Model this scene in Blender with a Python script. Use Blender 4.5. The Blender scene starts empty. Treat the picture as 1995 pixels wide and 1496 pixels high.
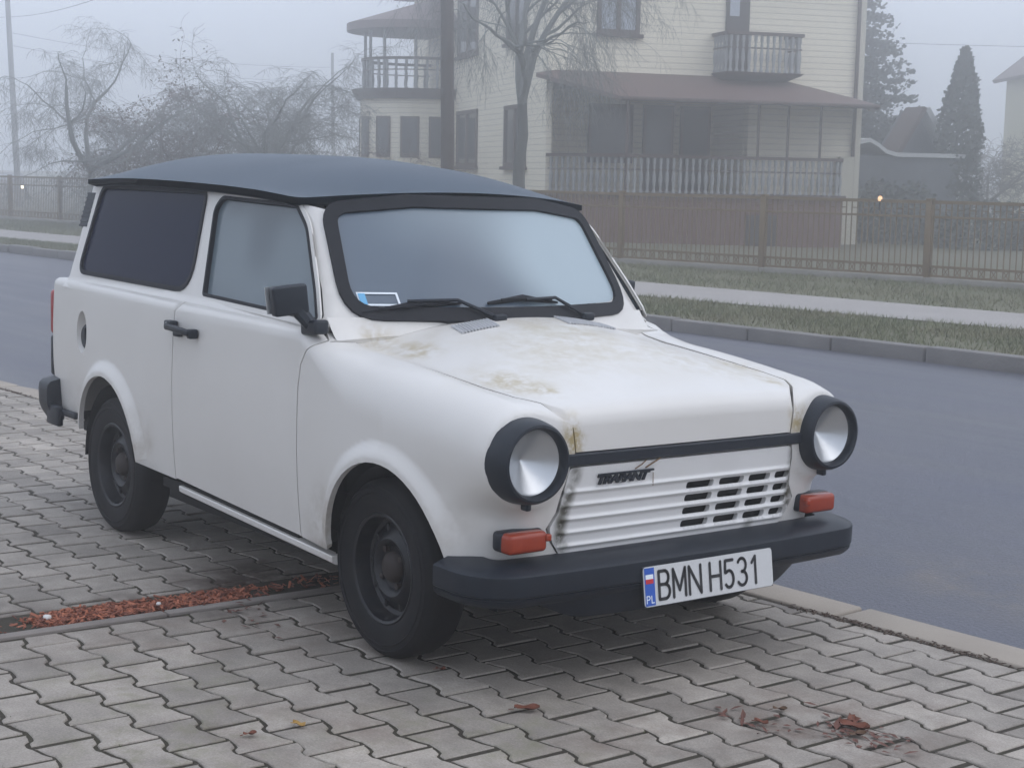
import bpy, bmesh, math, random
import numpy as np
from mathutils import Vector, Matrix, geometry

random.seed(7); rng = np.random.default_rng(11)
S = bpy.context.scene
COL = S.collection
R = math.radians

# ------------------------------------------------------------------ materials
def mat(name, color, rough=.6, metal=0.0, spec=.5, coat=0.0, noise=None, bump=None, alpha=1.0, trans=0.0, emit=None):
    """noise: (scale, other colour, amount, detail); bump: (scale, strength, distance)"""
    m = bpy.data.materials.new(name); m.use_nodes = True
    nt = m.node_tree; b = nt.nodes['Principled BSDF']
    c = (*color, 1)
    b.inputs['Base Color'].default_value = c
    b.inputs['Roughness'].default_value = rough
    b.inputs['Metallic'].default_value = metal
    b.inputs['Specular IOR Level'].default_value = spec
    b.inputs['Coat Weight'].default_value = coat
    b.inputs['Alpha'].default_value = alpha
    b.inputs['Transmission Weight'].default_value = trans
    if emit:
        b.inputs['Emission Color'].default_value = (*emit[0], 1); b.inputs['Emission Strength'].default_value = emit[1]
    tc = nt.nodes.new('ShaderNodeTexCoord')
    if noise:
        n = nt.nodes.new('ShaderNodeTexNoise'); n.inputs['Scale'].default_value = noise[0]
        n.inputs['Detail'].default_value = noise[3] if len(noise) > 3 else 5
        nt.links.new(tc.outputs['Object'], n.inputs['Vector'])
        r = nt.nodes.new('ShaderNodeValToRGB')
        r.color_ramp.elements[0].position = .5 - .22; r.color_ramp.elements[1].position = .5 + .22
        nt.links.new(n.outputs['Fac'], r.inputs['Fac'])
        mx = nt.nodes.new('ShaderNodeMix'); mx.data_type = 'RGBA'
        mx.inputs['A'].default_value = c; mx.inputs['B'].default_value = (*noise[1], 1)
        ma = nt.nodes.new('ShaderNodeMath'); ma.operation = 'MULTIPLY'; ma.inputs[1].default_value = noise[2]
        nt.links.new(r.outputs['Color'], ma.inputs[0]); nt.links.new(ma.outputs[0], mx.inputs['Factor'])
        nt.links.new(mx.outputs['Result'], b.inputs['Base Color'])
    if bump:
        n2 = nt.nodes.new('ShaderNodeTexNoise'); n2.inputs['Scale'].default_value = bump[0]; n2.inputs['Detail'].default_value = 6
        nt.links.new(tc.outputs['Object'], n2.inputs['Vector'])
        bp = nt.nodes.new('ShaderNodeBump'); bp.inputs['Strength'].default_value = bump[1]; bp.inputs['Distance'].default_value = bump[2]
        nt.links.new(n2.outputs['Fac'], bp.inputs['Height']); nt.links.new(bp.outputs['Normal'], b.inputs['Normal'])
    return m

def nodes_of(m): return m.node_tree, m.node_tree.nodes['Principled BSDF']

def add_stains(m, spots, col, scale=14, lo=.42, hi=.62, squash=(1, 1, 1)):
    """brown/green dirt confined to soft spots (x,y,z,radius,strength), broken up by noise"""
    nt, b = nodes_of(m)
    tc = nt.nodes.new('ShaderNodeTexCoord')
    acc = None
    for (x, y, z, rad, st) in spots:
        vs = nt.nodes.new('ShaderNodeVectorMath'); vs.operation = 'SUBTRACT'; vs.inputs[1].default_value = (x, y, z)
        nt.links.new(tc.outputs['Object'], vs.inputs[0])
        vm = nt.nodes.new('ShaderNodeVectorMath'); vm.operation = 'MULTIPLY'; vm.inputs[1].default_value = squash
        nt.links.new(vs.outputs[0], vm.inputs[0])
        ln = nt.nodes.new('ShaderNodeVectorMath'); ln.operation = 'LENGTH'; nt.links.new(vm.outputs[0], ln.inputs[0])
        mr = nt.nodes.new('ShaderNodeMapRange'); mr.interpolation_type = 'SMOOTHSTEP'
        mr.inputs['From Min'].default_value = rad; mr.inputs['From Max'].default_value = rad * .15
        mr.inputs['To Min'].default_value = 0; mr.inputs['To Max'].default_value = st
        nt.links.new(ln.outputs['Value'], mr.inputs['Value'])
        if acc is None: acc = mr.outputs[0]
        else:
            mx = nt.nodes.new('ShaderNodeMath'); mx.operation = 'MAXIMUM'
            nt.links.new(acc, mx.inputs[0]); nt.links.new(mr.outputs[0], mx.inputs[1]); acc = mx.outputs[0]
    n = nt.nodes.new('ShaderNodeTexNoise'); n.inputs['Scale'].default_value = scale; n.inputs['Detail'].default_value = 8
    n.inputs['Roughness'].default_value = .7
    nt.links.new(tc.outputs['Object'], n.inputs['Vector'])
    mr = nt.nodes.new('ShaderNodeMapRange'); mr.inputs['From Min'].default_value = lo; mr.inputs['From Max'].default_value = hi
    nt.links.new(n.outputs['Fac'], mr.inputs['Value'])
    mu = nt.nodes.new('ShaderNodeMath'); mu.operation = 'MULTIPLY'
    nt.links.new(acc, mu.inputs[0]); nt.links.new(mr.outputs[0], mu.inputs[1])
    mix = nt.nodes.new('ShaderNodeMix'); mix.data_type = 'RGBA'
    src = b.inputs['Base Color']
    if src.is_linked: nt.links.new(src.links[0].from_socket, mix.inputs['A'])
    else: mix.inputs['A'].default_value = src.default_value[:]
    mix.inputs['B'].default_value = (*col, 1)
    nt.links.new(mu.outputs[0], mix.inputs['Factor']); nt.links.new(mix.outputs['Result'], src)

# ------------------------------------------------------------------ mesh helpers
class MB:
    def __init__(s): s.v = []; s.f = []; s.sm = []; s.n = []; s.hasn = False
    def add(s, vs, fs, smooth=False, ns=None):
        o = len(s.v); s.v += [tuple(map(float, p)) for p in vs]
        s.f += [tuple(i + o for i in f) for f in fs]; s.sm += [smooth] * len(fs)
        if ns is None: s.n += [(0, 0, 0)] * len(vs)
        else: s.n += [tuple(map(float, p)) for p in ns]; s.hasn = True
    def box(s, c, d, rot=None):
        x, y, z = [q / 2 for q in d]
        P = [Vector((a * x, b * y, e * z)) for a in (-1, 1) for b in (-1, 1) for e in (-1, 1)]
        if rot is not None: P = [rot @ p for p in P]
        c = Vector(c)
        s.add([p + c for p in P], [(0, 1, 3, 2), (4, 6, 7, 5), (0, 4, 5, 1), (2, 3, 7, 6), (0, 2, 6, 4), (1, 5, 7, 3)])
    def tube(s, path, rad, n=6, caps=True):
        P = [Vector(p) for p in path]; k = len(P)
        rad = [rad] * k if np.isscalar(rad) else list(rad)
        vs = []; t0 = (P[1] - P[0]).normalized(); a = t0.orthogonal().normalized()
        for i in range(k):
            t = (P[min(i + 1, k - 1)] - P[max(i - 1, 0)])
            t = t.normalized() if t.length > 1e-9 else t0
            a = (a - t * a.dot(t)); a = a.normalized() if a.length > 1e-6 else t.orthogonal().normalized()
            b = t.cross(a)
            for j in range(n):
                th = 2 * math.pi * j / n
                vs.append(P[i] + (a * math.cos(th) + b * math.sin(th)) * rad[i])
        fs = [(i * n + j, i * n + (j + 1) % n, (i + 1) * n + (j + 1) % n, (i + 1) * n + j) for i in range(k - 1) for j in range(n)]
        if caps: fs += [tuple(range(n - 1, -1, -1)), tuple((k - 1) * n + j for j in range(n))]
        s.add(vs, fs, True)
    def lathe(s, prof, n=48, origin=(0, 0, 0), axis='y', closed=False):
        """prof: list of (radius, along-axis)"""
        vs = []
        for r, h in prof:
            for j in range(n):
                th = 2 * math.pi * j / n; a, b = r * math.cos(th), r * math.sin(th)
                p = {'y': (a, h, b), 'x': (h, a, b), 'z': (a, b, h)}[axis]
                vs.append((p[0] + origin[0], p[1] + origin[1], p[2] + origin[2]))
        k = len(prof); fs = []
        rngk = range(k) if closed else range(k - 1)
        for i in rngk:
            i2 = (i + 1) % k
            for j in range(n): fs.append((i * n + j, i * n + (j + 1) % n, i2 * n + (j + 1) % n, i2 * n + j))
        s.add(vs, fs, True)
    def rbox(s, c, d, r=.01, seg=3, rot=None, taper=None):
        bm = bmesh.new(); bmesh.ops.create_cube(bm, size=1)
        for v in bm.verts: v.co = Vector((v.co.x * d[0], v.co.y * d[1], v.co.z * d[2]))
        if taper:
            for v in bm.verts: taper(v)
        bmesh.ops.bevel(bm, geom=bm.edges[:], offset=r, segments=seg, profile=.5, affect='EDGES')
        bm.verts.index_update()
        P = [v.co.copy() for v in bm.verts]
        if rot is not None: P = [rot @ p for p in P]
        c = Vector(c); s.add([p + c for p in P], [tuple(v.index for v in f.verts) for f in bm.faces], True); bm.free()
    def poly(s, pts, d):
        """flat outline pts extruded by vector d"""
        n = len(pts); d = Vector(d); P = [Vector(p) for p in pts]
        s.add(P + [p + d for p in P], [tuple(range(n))] + [tuple(range(2 * n - 1, n - 1, -1))] +
              [(i, i + n, (i + 1) % n + n, (i + 1) % n) for i in range(n)])
    def build(s, name, m, parent=None, recalc=True):
        me = bpy.data.meshes.new(name); me.from_pydata(s.v, [], s.f); me.validate()
        if m: me.materials.append(m)
        if recalc and not s.hasn:
            bm = bmesh.new(); bm.from_mesh(me); bmesh.ops.recalc_face_normals(bm, faces=bm.faces); bm.to_mesh(me); bm.free()
        if len(me.polygons) == len(s.sm): me.polygons.foreach_set('use_smooth', s.sm)
        if s.hasn: me.normals_split_custom_set_from_vertices(s.n)
        elif any(s.sm): me.set_sharp_from_angle(angle=R(38))
        o = bpy.data.objects.new(name, me); COL.objects.link(o)
        if parent: o.parent = parent
        return o

def tag(o, label=None, cat=None, group=None, kind=None):
    if label: o['label'] = label
    if cat: o['category'] = cat
    if group: o['group'] = group
    if kind: o['kind'] = kind
    return o
def empty(name, loc=(0, 0, 0), rz=0.0):
    o = bpy.data.objects.new(name, None); COL.objects.link(o); o.location = loc; o.rotation_euler = (0, 0, rz)
    o.empty_display_size = .2
    return o
def struct(o): o['kind'] = 'structure'; return o

# the forecourt falls one degree towards the road; everything standing on it is set out in its plane
TILT = Matrix(((0.99999374, 6.2376e-05, -0.00353842, 0), (0, 0.99984466, 0.01762542, 0),
               (0.00353897, -0.0176253, 0.9998384, 0), (0, 0, 0, 1)))

# ------------------------------------------------------------------ car surfaces
def spline(pts):
    X = np.array([p[0] for p in pts], float); Y = np.array([p[1] for p in pts], float); n = len(X)
    d = np.diff(Y) / np.diff(X); m = np.empty(n); m[0] = d[0]; m[-1] = d[-1]; m[1:-1] = (d[:-1] + d[1:]) / 2
    def f(x):
        x = np.clip(np.asarray(x, float), X[0], X[-1]); i = np.clip(np.searchsorted(X, x) - 1, 0, n - 2)
        h = X[i + 1] - X[i]; t = (x - X[i]) / h
        return ((2 * t**3 - 3 * t**2 + 1) * Y[i] + (t**3 - 2 * t**2 + t) * h * m[i] + (-2 * t**3 + 3 * t**2) * Y[i + 1] + (t**3 - t**2) * h * m[i + 1])
    return f
def sstep(t): t = np.clip(t, 0, 1); return t * t * (3 - 2 * t)
def smax(a, b, k):
    h = np.maximum(k - np.abs(a - b), 0) / k
    return np.maximum(a, b) + h * h * k * .25

plan = spline([(-2.9, .668), (-2.7, .700), (-2.4, .725), (-2.0, .742), (-1.5, .753), (-.9, .757), (-.3, .755), (.1, .747), (.35, .728), (.5, .70), (.62, .66)])
ARCH = [(.06, .300, .310), (-2.03, .320, .312)]
def Wside(x, z):
    w = plan(x) - np.where(z < .72, .16, .13) * (z - .72) ** 2
    for cx, cz, r in ARCH:
        d = np.hypot(x - cx, np.maximum(z - cz, 0)) - r
        w = w + .027 * (1 - sstep((d - .012) / .055)) * sstep((z - .22) / .1)
    return w
zc = spline([(-.6, 1.02), (-.45, 1.012), (-.2, .988), (0, .955), (.25, .902), (.42, .858), (.52, .828), (.62, .80)])
zs = spline([(-.6, .918), (-.35, .903), (-.1, .886), (.18, .860), (.435, .828), (.53, .812), (.65, .79)])
zshelf = spline([(-2.9, .985), (-2.5, .988), (-1.4, .975), (-.5, .958), (-.2, .94)])
def Ttop(x, y):
    Y = np.abs(y); c, s = zc(x), zs(x)
    inner = c + (s - c) * np.minimum(Y / .56, 1) ** 2
    hood = inner + .014 * sstep((Y - .565) / .05)
    m = sstep((x + .50) / .2)
    return zshelf(x) * (1 - m) + hood * m
def xfront(y, z):
    return np.where(z < .69, .514 + .155 * (z - .40), .559 + .0 * z) - .012 * (np.abs(y) / .6) ** 4
def Fbody(P):
    x, y, z = P[..., 0], P[..., 1], P[..., 2]
    k1 = .034 + .131 * sstep((x + .45) / .35)
    a = smax(np.abs(y) - Wside(x, z), z - Ttop(x, y), k1)
    a = smax(a, x - xfront(y, z), .055 + (.15 - .09 * sstep((z - .50) / .12)) * sstep((np.abs(y) - .42) / .2))
    xr = 2.805 - .10 * np.maximum(.62 - z, 0) ** 1.0 * 2
    a = smax(a, -x - xr, .06)
    nac = smax(np.hypot(np.abs(y) - .592, z - .680) - .120, np.maximum(x - .520, .1 - x), .012)      # lamp nacelle
    return -smax(-a, -nac, .07)
def Wg(z): return .68 - .28 * (z - 1.0) + .02 * sstep((.992 - z) / .03)
def xws(y, z):
    u = np.abs(y) / .56; g = u * u / (1 + .25 * u ** 4)
    return -.272 - .18 * g - .735 * (z - 1.0)
def Fgreen(P):
    x, y, z = P[..., 0], P[..., 1], P[..., 2]
    a = smax(np.abs(y) - Wg(z), x - xws(y, z), .06)
    return smax(a, -x - 2.63, .06)

def bis(F, O, D, t1):
    lo = np.zeros(len(O)); hi = np.full(len(O), t1, float)
    for _ in range(36):
        m = (lo + hi) / 2; out = F(O + D * m[:, None]) > 0
        hi = np.where(out, m, hi); lo = np.where(out, lo, m)
    return O + D * ((lo + hi) / 2)[:, None]
def grad(F, P, e=4e-4):
    g = np.stack([F(P + d) - F(P - d) for d in np.eye(3) * e], -1)
    return g / np.maximum(np.linalg.norm(g, axis=1, keepdims=True), 1e-9)

class LongMap:                       # rays from a lengthwise spine: sides, shelf, front and rear corners in one sheet
    def __init__(s, F, xa, xb, zc, rho=.5, sc=.75): s.F, s.xa, s.xb, s.zc, s.rho, s.sc = F, xa, xb, zc, rho, sc
    def lift(s, uv):
        u, th = uv[:, 0], uv[:, 1] / s.sc
        ph = np.where(u > s.xb, (u - s.xb) / s.rho, np.where(u < s.xa, (u - s.xa) / s.rho, 0))
        O = np.stack([np.clip(u, s.xa, s.xb), 0 * u, 0 * u + s.zc], 1)
        D = np.stack([np.sin(ph), -np.cos(ph) * np.sin(th), -np.cos(ph) * np.cos(th)], 1)
        return bis(s.F, O, D, 2.2)
    def inv(s, P):
        x = P[:, 0]; A = np.stack([np.clip(x, s.xa, s.xb), 0 * x, 0 * x + s.zc], 1); v = P - A
        ph = np.arcsin(np.clip(v[:, 0] / np.linalg.norm(v, axis=1), -1, 1))
        u = np.clip(x, s.xa, s.xb) + s.rho * ph
        return np.stack([u, np.arctan2(-v[:, 1], -v[:, 2]) * s.sc], 1)
class CrossMap:                      # rays from a crosswise spine: bonnet top rolling over the nose
    def __init__(s, F, xb, zc, rho=.33): s.F, s.xb, s.zc, s.rho = F, xb, zc, rho
    def lift(s, uv):
        u, y = uv[:, 0], uv[:, 1]; ph = np.maximum(u - s.xb, 0) / s.rho
        O = np.stack([np.minimum(u, s.xb), y, 0 * u + s.zc], 1)
        return bis(s.F, O, np.stack([np.sin(ph), 0 * u, np.cos(ph)], 1), 1.2)
    def inv(s, P):
        x = P[:, 0]; vx = np.maximum(x - s.xb, 0); ph = np.arctan2(vx, P[:, 2] - s.zc)
        return np.stack([np.where(x > s.xb, s.xb + s.rho * ph, x), P[:, 1]], 1)

def dens(pts, sp, closed=True):
    pts = np.array(pts, float); out = []
    n = len(pts)
    for i in range(n if closed else n - 1):
        a, b = pts[i], pts[(i + 1) % n]; k = max(1, int(np.ceil(np.linalg.norm(b - a) / sp)))
        for j in range(k): out.append(a + (b - a) * j / k)
    if not closed: out.append(pts[-1])
    return np.array(out)
def rounded(pts, rad, seg=6):
    """round the corners of a closed 2-D outline; rad scalar or per corner"""
    P = [np.array(p, float) for p in pts]; n = len(P); out = []
    for i in range(n):
        r = rad[i] if hasattr(rad, '__len__') else rad
        a, b, c = P[i - 1], P[i], P[(i + 1) % n]
        if r <= 0: out.append(b); continue
        u, v = a - b, c - b; lu, lv = np.linalg.norm(u), np.linalg.norm(v); u /= lu; v /= lv
        ang = math.acos(max(-1, min(1, u @ v))); t = min(r / math.tan(ang / 2), lu * .49, lv * .49)
        p, q = b + u * t, b + v * t
        for j in range(seg + 1):
            s = j / seg; out.append((1 - s) ** 2 * p + 2 * s * (1 - s) * b + s * s * q)
    return np.array(out)
def inpoly(P, poly):
    x, y = P[:, 0][:, None], P[:, 1][:, None]; a = poly; b = np.roll(poly, -1, 0)
    c = ((a[:, 1] > y) != (b[:, 1] > y)) & (x < (b[:, 0] - a[:, 0]) * (y - a[:, 1]) / np.where(b[:, 1] == a[:, 1], 1e-12, b[:, 1] - a[:, 1]) + a[:, 0])
    return c.sum(1) % 2 == 1
def segdist(P, poly):
    a = poly[None]; b = np.roll(poly, -1, 0)[None]; p = P[:, None]
    ab = b - a; t = np.clip(((p - a) * ab).sum(2) / np.maximum((ab ** 2).sum(2), 1e-12), 0, 1)
    return np.sqrt((((a + ab * t[..., None]) - p) ** 2).sum(2)).min(1)

def patch(mb, outer, lift, nrm, sp=.02, holes=(), skirt=.014, spv=None, mirror=False):
    spv = spv or sp
    loops = [np.asarray(outer, float)] + [np.asarray(h, float) for h in holes]
    lo, hi = loops[0].min(0), loops[0].max(0)
    gx, gy = np.meshgrid(np.arange(lo[0] + sp / 2, hi[0], sp), np.arange(lo[1] + spv / 2, hi[1], spv), indexing='ij')
    G = np.stack([gx.ravel(), gy.ravel()], 1)
    k = inpoly(G, loops[0])
    for h in loops[1:]: k &= ~inpoly(G, h)
    G = G[k]
    sc = np.array([1 / sp, 1 / spv])
    if len(G):
        d = np.full(len(G), 1e9)
        for l in loops:
            for c in range(0, len(G), 4000): d[c:c + 4000] = np.minimum(d[c:c + 4000], segdist(G[c:c + 4000] * sc, l * sc))
        G = G[d > .45]
    V = list(map(tuple, np.concatenate(loops))); edges = []; o = 0
    for l in loops: edges += [(o + i, o + (i + 1) % len(l)) for i in range(len(l))]; o += len(l)
    r = geometry.delaunay_2d_cdt([Vector(v) for v in V + list(map(tuple, G))], edges, [], 0, 1e-7)
    uv = np.array([tuple(v) for v in r[0]]); F = np.array([f for f in r[2] if len(f) == 3])
    cen = uv[F].mean(1); k = inpoly(cen, loops[0])
    for h in loops[1:]: k &= ~inpoly(cen, h)
    F = F[k]
    P = lift(uv); N = nrm(P)
    if mirror: P = P * [1, -1, 1]; N = N * [1, -1, 1]
    fn = np.cross(P[F[:, 1]] - P[F[:, 0]], P[F[:, 2]] - P[F[:, 0]])
    fl = (fn * N[F].mean(1)).sum(1) < 0; F[fl] = F[fl][:, ::-1]
    mb.add(P, F.tolist(), True, N)
    if skirt:
        cnt = {}
        for f in F.tolist():
            for a, b in ((f[0], f[1]), (f[1], f[2]), (f[2], f[0])):
                if (b, a) in cnt: del cnt[(b, a)]
                else: cnt[(a, b)] = 1
        for a, b in cnt:
            q = [P[a], P[b], P[b] - N[b] * skirt, P[a] - N[a] * skirt]
            t = P[b] - P[a]; nn = np.cross(t, N[a]); nn = nn / max(np.linalg.norm(nn), 1e-9)
            mb.add(q, [(1, 0, 3, 2)], False, [nn] * 4)

SIDE = lambda F, xz: bis(F, np.stack([xz[:, 0], 0 * xz[:, 0], xz[:, 1]], 1), np.array([[0, -1., 0]]), 1.5)
TOPP = lambda F, xy: bis(F, np.stack([xy[:, 0], xy[:, 1], 0 * xy[:, 0] + .55], 1), np.array([[0, 0, 1.]]), 1.2)
FRNT = lambda F, yz: bis(F, np.stack([0 * yz[:, 0] - .1, yz[:, 0], yz[:, 1]], 1), np.array([[1., 0, 0]]), 1.5)
REAR = lambda F, yz: bis(F, np.stack([0 * yz[:, 0] - 2.3, yz[:, 0], yz[:, 1]], 1), np.array([[-1., 0, 0]]), 1.5)
def outline(F, mp, segs, sp=.012):
    """segs: list of (projection, 2-D points); joined into one closed outline in map space"""
    out = []
    for kind, pts in segs:
        d = dens(np.array(pts, float), sp, False); out.append(mp.inv(kind(F, d)))
    o = np.concatenate(out); keep = [0]
    for i in range(1, len(o)):
        if np.linalg.norm(o[i] - o[keep[-1]]) > 2e-3: keep.append(i)
    if np.linalg.norm(o[keep[-1]] - o[0]) < 2e-3: keep.pop()
    return o[keep]
def arc(cx, cz, r, a0, a1, n=24): return [(cx + r * math.cos(R(a0 + (a1 - a0) * i / n)), cz + r * math.sin(R(a0 + (a1 - a0) * i / n))) for i in range(n + 1)]

# ------------------------------------------------------------------ car materials
PAINT = mat('aged_white_paint', (.655, .632, .60), .36, spec=.45, coat=.15, noise=(3.2, (.585, .56, .525), .5, 9), bump=(1.6, .06, .02))
add_stains(PAINT, [(-.02, .02, .95, .40, .38), (.2, .28, .9, .34, .32), (.1, -.2, .92, .3, .28), (.30, -.47, .84, .16, .85), (.38, -.42, .82, .10, 1.0), (-.16, -.5, .90, .14, .7),
                   (.22, .50, .86, .16, .9), (.42, .47, .82, .10, .9), (.55, -.44, .73, .10, 1.0), (.55, .46, .73, .09, .9), (-.33, -.53, .92, .12, .6)],
           (.36, .28, .13), 24, .42, .60, (1, 1.5, 1))
add_stains(PAINT, [(-.25, -.74, .38, .2, .7), (-.3, -.76, .33, .16, .9), (-1.7, -.75, .4, .2, .6), (.40, -.74, .47, .12, .4), (-2.4, -.74, .47, .2, .4)], (.30, .25, .19), 9, .40, .70)
add_stains(PAINT, [(.05, .0, .94, .55, .55), (.25, -.42, .86, .3, .6), (.3, .45, .86, .3, .6), (-.2, -.45, .9, .25, .5)], (.47, .41, .29), 6, .40, .66)
GRILLEM = mat('grille_white_plastic', (.70, .69, .68), .42, noise=(5, (.58, .57, .55), .35, 6))
add_stains(GRILLEM, [(.53, -.435, .57, .05, 1), (.53, -.445, .53, .05, 1), (.53, -.45, .49, .05, 1), (.53, -.45, .45, .05, 1), (.53, .46, .58, .05, 1), (.53, .465, .53, .05, 1),
                     (.53, .465, .49, .05, 1), (.53, .465, .46, .05, 1), (.53, .30, .40, .05, .6), (.54, -.42, .63, .05, .8), (.54, .46, .63, .05, .8), (.53, -.43, .41, .05, .6)],
           (.075, .07, .05), 26, .30, .52, (1, 1.5, .9))
BLACK = mat('black_plastic', (.008, .011, .018), .42, spec=.3, noise=(14, (.014, .021, .030), .5, 6), bump=(160, .12, .002))
RUBBER = mat('black_rubber', (.007, .008, .012), .62, spec=.22, noise=(20, (.016, .016, .020), .4))
TYRE = mat('tyre_rubber', (.006, .0065, .009), .75, spec=.25, noise=(18, (.018, .016, .015), .6, 8), bump=(60, .2, .003))
RIM = mat('black_steel', (.006, .008, .013), .36, spec=.35, noise=(22, (.020, .017, .015), .6, 6))
RUST = mat('rusty_hub', (.024, .015, .012), .7, noise=(60, (.02, .015, .014), .7))
ROOFM = mat('dark_matt_roof', (.017, .037, .062), .46, spec=.45, noise=(2.5, (.026, .050, .080), .6, 8), bump=(240, .06, .002))
DARK = mat('dark_underside', (.004, .004, .0045), .9)
ORANGE = mat('orange_lens', (.30, .033, .008), .25, spec=.4, coat=.2, noise=(40, (.20, .020, .006), .4))
REDL = mat('red_lens', (.30, .012, .012), .2, coat=.3)
CHROME = mat('reflector', (.70, .72, .74), .32, metal=1.0)
SEAT = mat('seat_cloth', (.06, .055, .055), .85, noise=(30, (.09, .08, .075), .5))
PLATEW = mat('plate_white', (.56, .56, .56), .4, noise=(60, (.55, .55, .54), .4))
PLATEB = mat('plate_blue', (.02, .09, .42), .4)
PLATER = mat('plate_red', (.50, .02, .03), .4)
INK = mat('plate_black', (.012, .012, .014), .5)
WHITEP = mat('sticker_white', (.75, .80, .84), .4)
SKYB = mat('sticker_blue', (.12, .38, .62), .4)

def glassmat(name, c1, c2, opac, rough, scale, seed, side=None, soft=.12):
    """glass misted over on the inside: droplets scatter, thinner mist lets the cabin show"""
    m = bpy.data.materials.new(name); m.use_nodes = True; nt = m.node_tree; b = nt.nodes['Principled BSDF']
    out = nt.nodes['Material Output']
    b.inputs['Roughness'].default_value = rough; b.inputs['Specular IOR Level'].default_value = .5
    b.inputs['Coat Weight'].default_value = .25; b.inputs['Coat Roughness'].default_value = .18
    tc = nt.nodes.new('ShaderNodeTexCoord'); mp = nt.nodes.new('ShaderNodeMapping'); mp.inputs['Location'].default_value = seed
    nt.links.new(tc.outputs['Object'], mp.inputs['Vector'])
    n = nt.nodes.new('ShaderNodeTexNoise'); n.inputs['Scale'].default_value = scale; n.inputs['Detail'].default_value = 1
    nt.links.new(mp.outputs[0], n.inputs['Vector'])
    mr = nt.nodes.new('ShaderNodeMapRange'); mr.interpolation_type = 'SMOOTHSTEP'
    mr.inputs['From Min'].default_value = .5 - soft; mr.inputs['From Max'].default_value = .5 + soft
    if side:                                        # paints one side lighter, as if lit through from behind, the other darker
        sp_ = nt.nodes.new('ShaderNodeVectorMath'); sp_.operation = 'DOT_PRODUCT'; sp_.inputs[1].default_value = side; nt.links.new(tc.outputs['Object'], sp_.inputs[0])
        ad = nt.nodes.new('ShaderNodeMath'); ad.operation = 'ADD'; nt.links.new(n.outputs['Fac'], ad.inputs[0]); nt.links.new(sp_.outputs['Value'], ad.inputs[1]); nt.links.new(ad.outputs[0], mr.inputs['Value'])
    else: nt.links.new(n.outputs['Fac'], mr.inputs['Value'])
    mx = nt.nodes.new('ShaderNodeMix'); mx.data_type = 'RGBA'; mx.inputs['A'].default_value = (*c1, 1); mx.inputs['B'].default_value = (*c2, 1)
    nt.links.new(mr.outputs[0], mx.inputs['Factor']); nt.links.new(mx.outputs['Result'], b.inputs['Base Color'])
    tr = nt.nodes.new('ShaderNodeBsdfTransparent'); tr.inputs['Color'].default_value = (.8, .84, .86, 1)
    tl = nt.nodes.new('ShaderNodeBsdfTranslucent'); tl.inputs['Color'].default_value = (.75, .82, .86, 1)
    m1 = nt.nodes.new('ShaderNodeMixShader'); m1.inputs[0].default_value = .12
    nt.links.new(b.outputs[0], m1.inputs[1]); nt.links.new(tl.outputs[0], m1.inputs[2])
    m2 = nt.nodes.new('ShaderNodeMixShader')
    mo = nt.nodes.new('ShaderNodeMapRange'); mo.inputs['To Min'].default_value = opac - .02; mo.inputs['To Max'].default_value = opac + .015
    nt.links.new(mr.outputs[0], mo.inputs['Value']); nt.links.new(mo.outputs[0], m2.inputs[0])
    nt.links.new(tr.outputs[0], m2.inputs[1]); nt.links.new(m1.outputs[0], m2.inputs[2])
    nt.links.new(m2.outputs[0], out.inputs['Surface'])
    return m
FOGW = glassmat('misted_windscreen', (.080, .115, .160), (.37, .45, .49), .985, .30, .9, (3.1, .4, 1.7), (0, .55, -.05), .15)  # lighter half of the colour stands in for light from the far windows
FOGS = glassmat('misted_side_glass', (.085, .11, .13), (.15, .19, .215), .97, .25, 2.0, (1.2, 5.0, .3))
TINT = mat('tinted_glass', (.009, .012, .032), .10, spec=.04, coat=.0)
LENS = bpy.data.materials.new('lamp_glass'); LENS.use_nodes = True
_nt = LENS.node_tree; _tr = _nt.nodes.new('ShaderNodeBsdfTransparent'); _mx = _nt.nodes.new('ShaderNodeMixShader'); _mx.inputs[0].default_value = .22
_b = _nt.nodes['Principled BSDF']; _b.inputs['Base Color'].default_value = (.20, .20, .205, 1); _b.inputs['Roughness'].default_value = .12
_tc = _nt.nodes.new('ShaderNodeTexCoord'); _wv = _nt.nodes.new('ShaderNodeTexWave'); _wv.bands_direction = 'Y'; _wv.inputs['Scale'].default_value = 22; _wv.inputs['Distortion'].default_value = .4
_nt.links.new(_tc.outputs['Object'], _wv.inputs['Vector']); _bp = _nt.nodes.new('ShaderNodeBump'); _bp.inputs['Strength'].default_value = .6; _bp.inputs['Distance'].default_value = .004
_nt.links.new(_wv.outputs['Fac'], _bp.inputs['Height']); _nt.links.new(_bp.outputs['Normal'], _b.inputs['Normal'])
_nt.links.new(_tr.outputs[0], _mx.inputs[1]); _nt.links.new(_b.outputs[0], _mx.inputs[2]); _nt.links.new(_mx.outputs[0], _nt.nodes['Material Output'].inputs['Surface'])

# ------------------------------------------------------------------ the car
CAR = empty('station_wagon'); CAR.matrix_world = TILT.copy()
tag(CAR, 'old white two-door station wagon with black roof and misted windscreen parked on grey pavers', 'car')
BM_ = LongMap(Fbody, -2.45, .10, .62)
UM_ = LongMap(Fgreen, -2.35, -.85, 1.18)
HM_ = CrossMap(Fbody, .15, .62)
nb = lambda P: grad(Fbody, P); ng = lambda P: grad(Fgreen, P)
G_ = .0028
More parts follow.
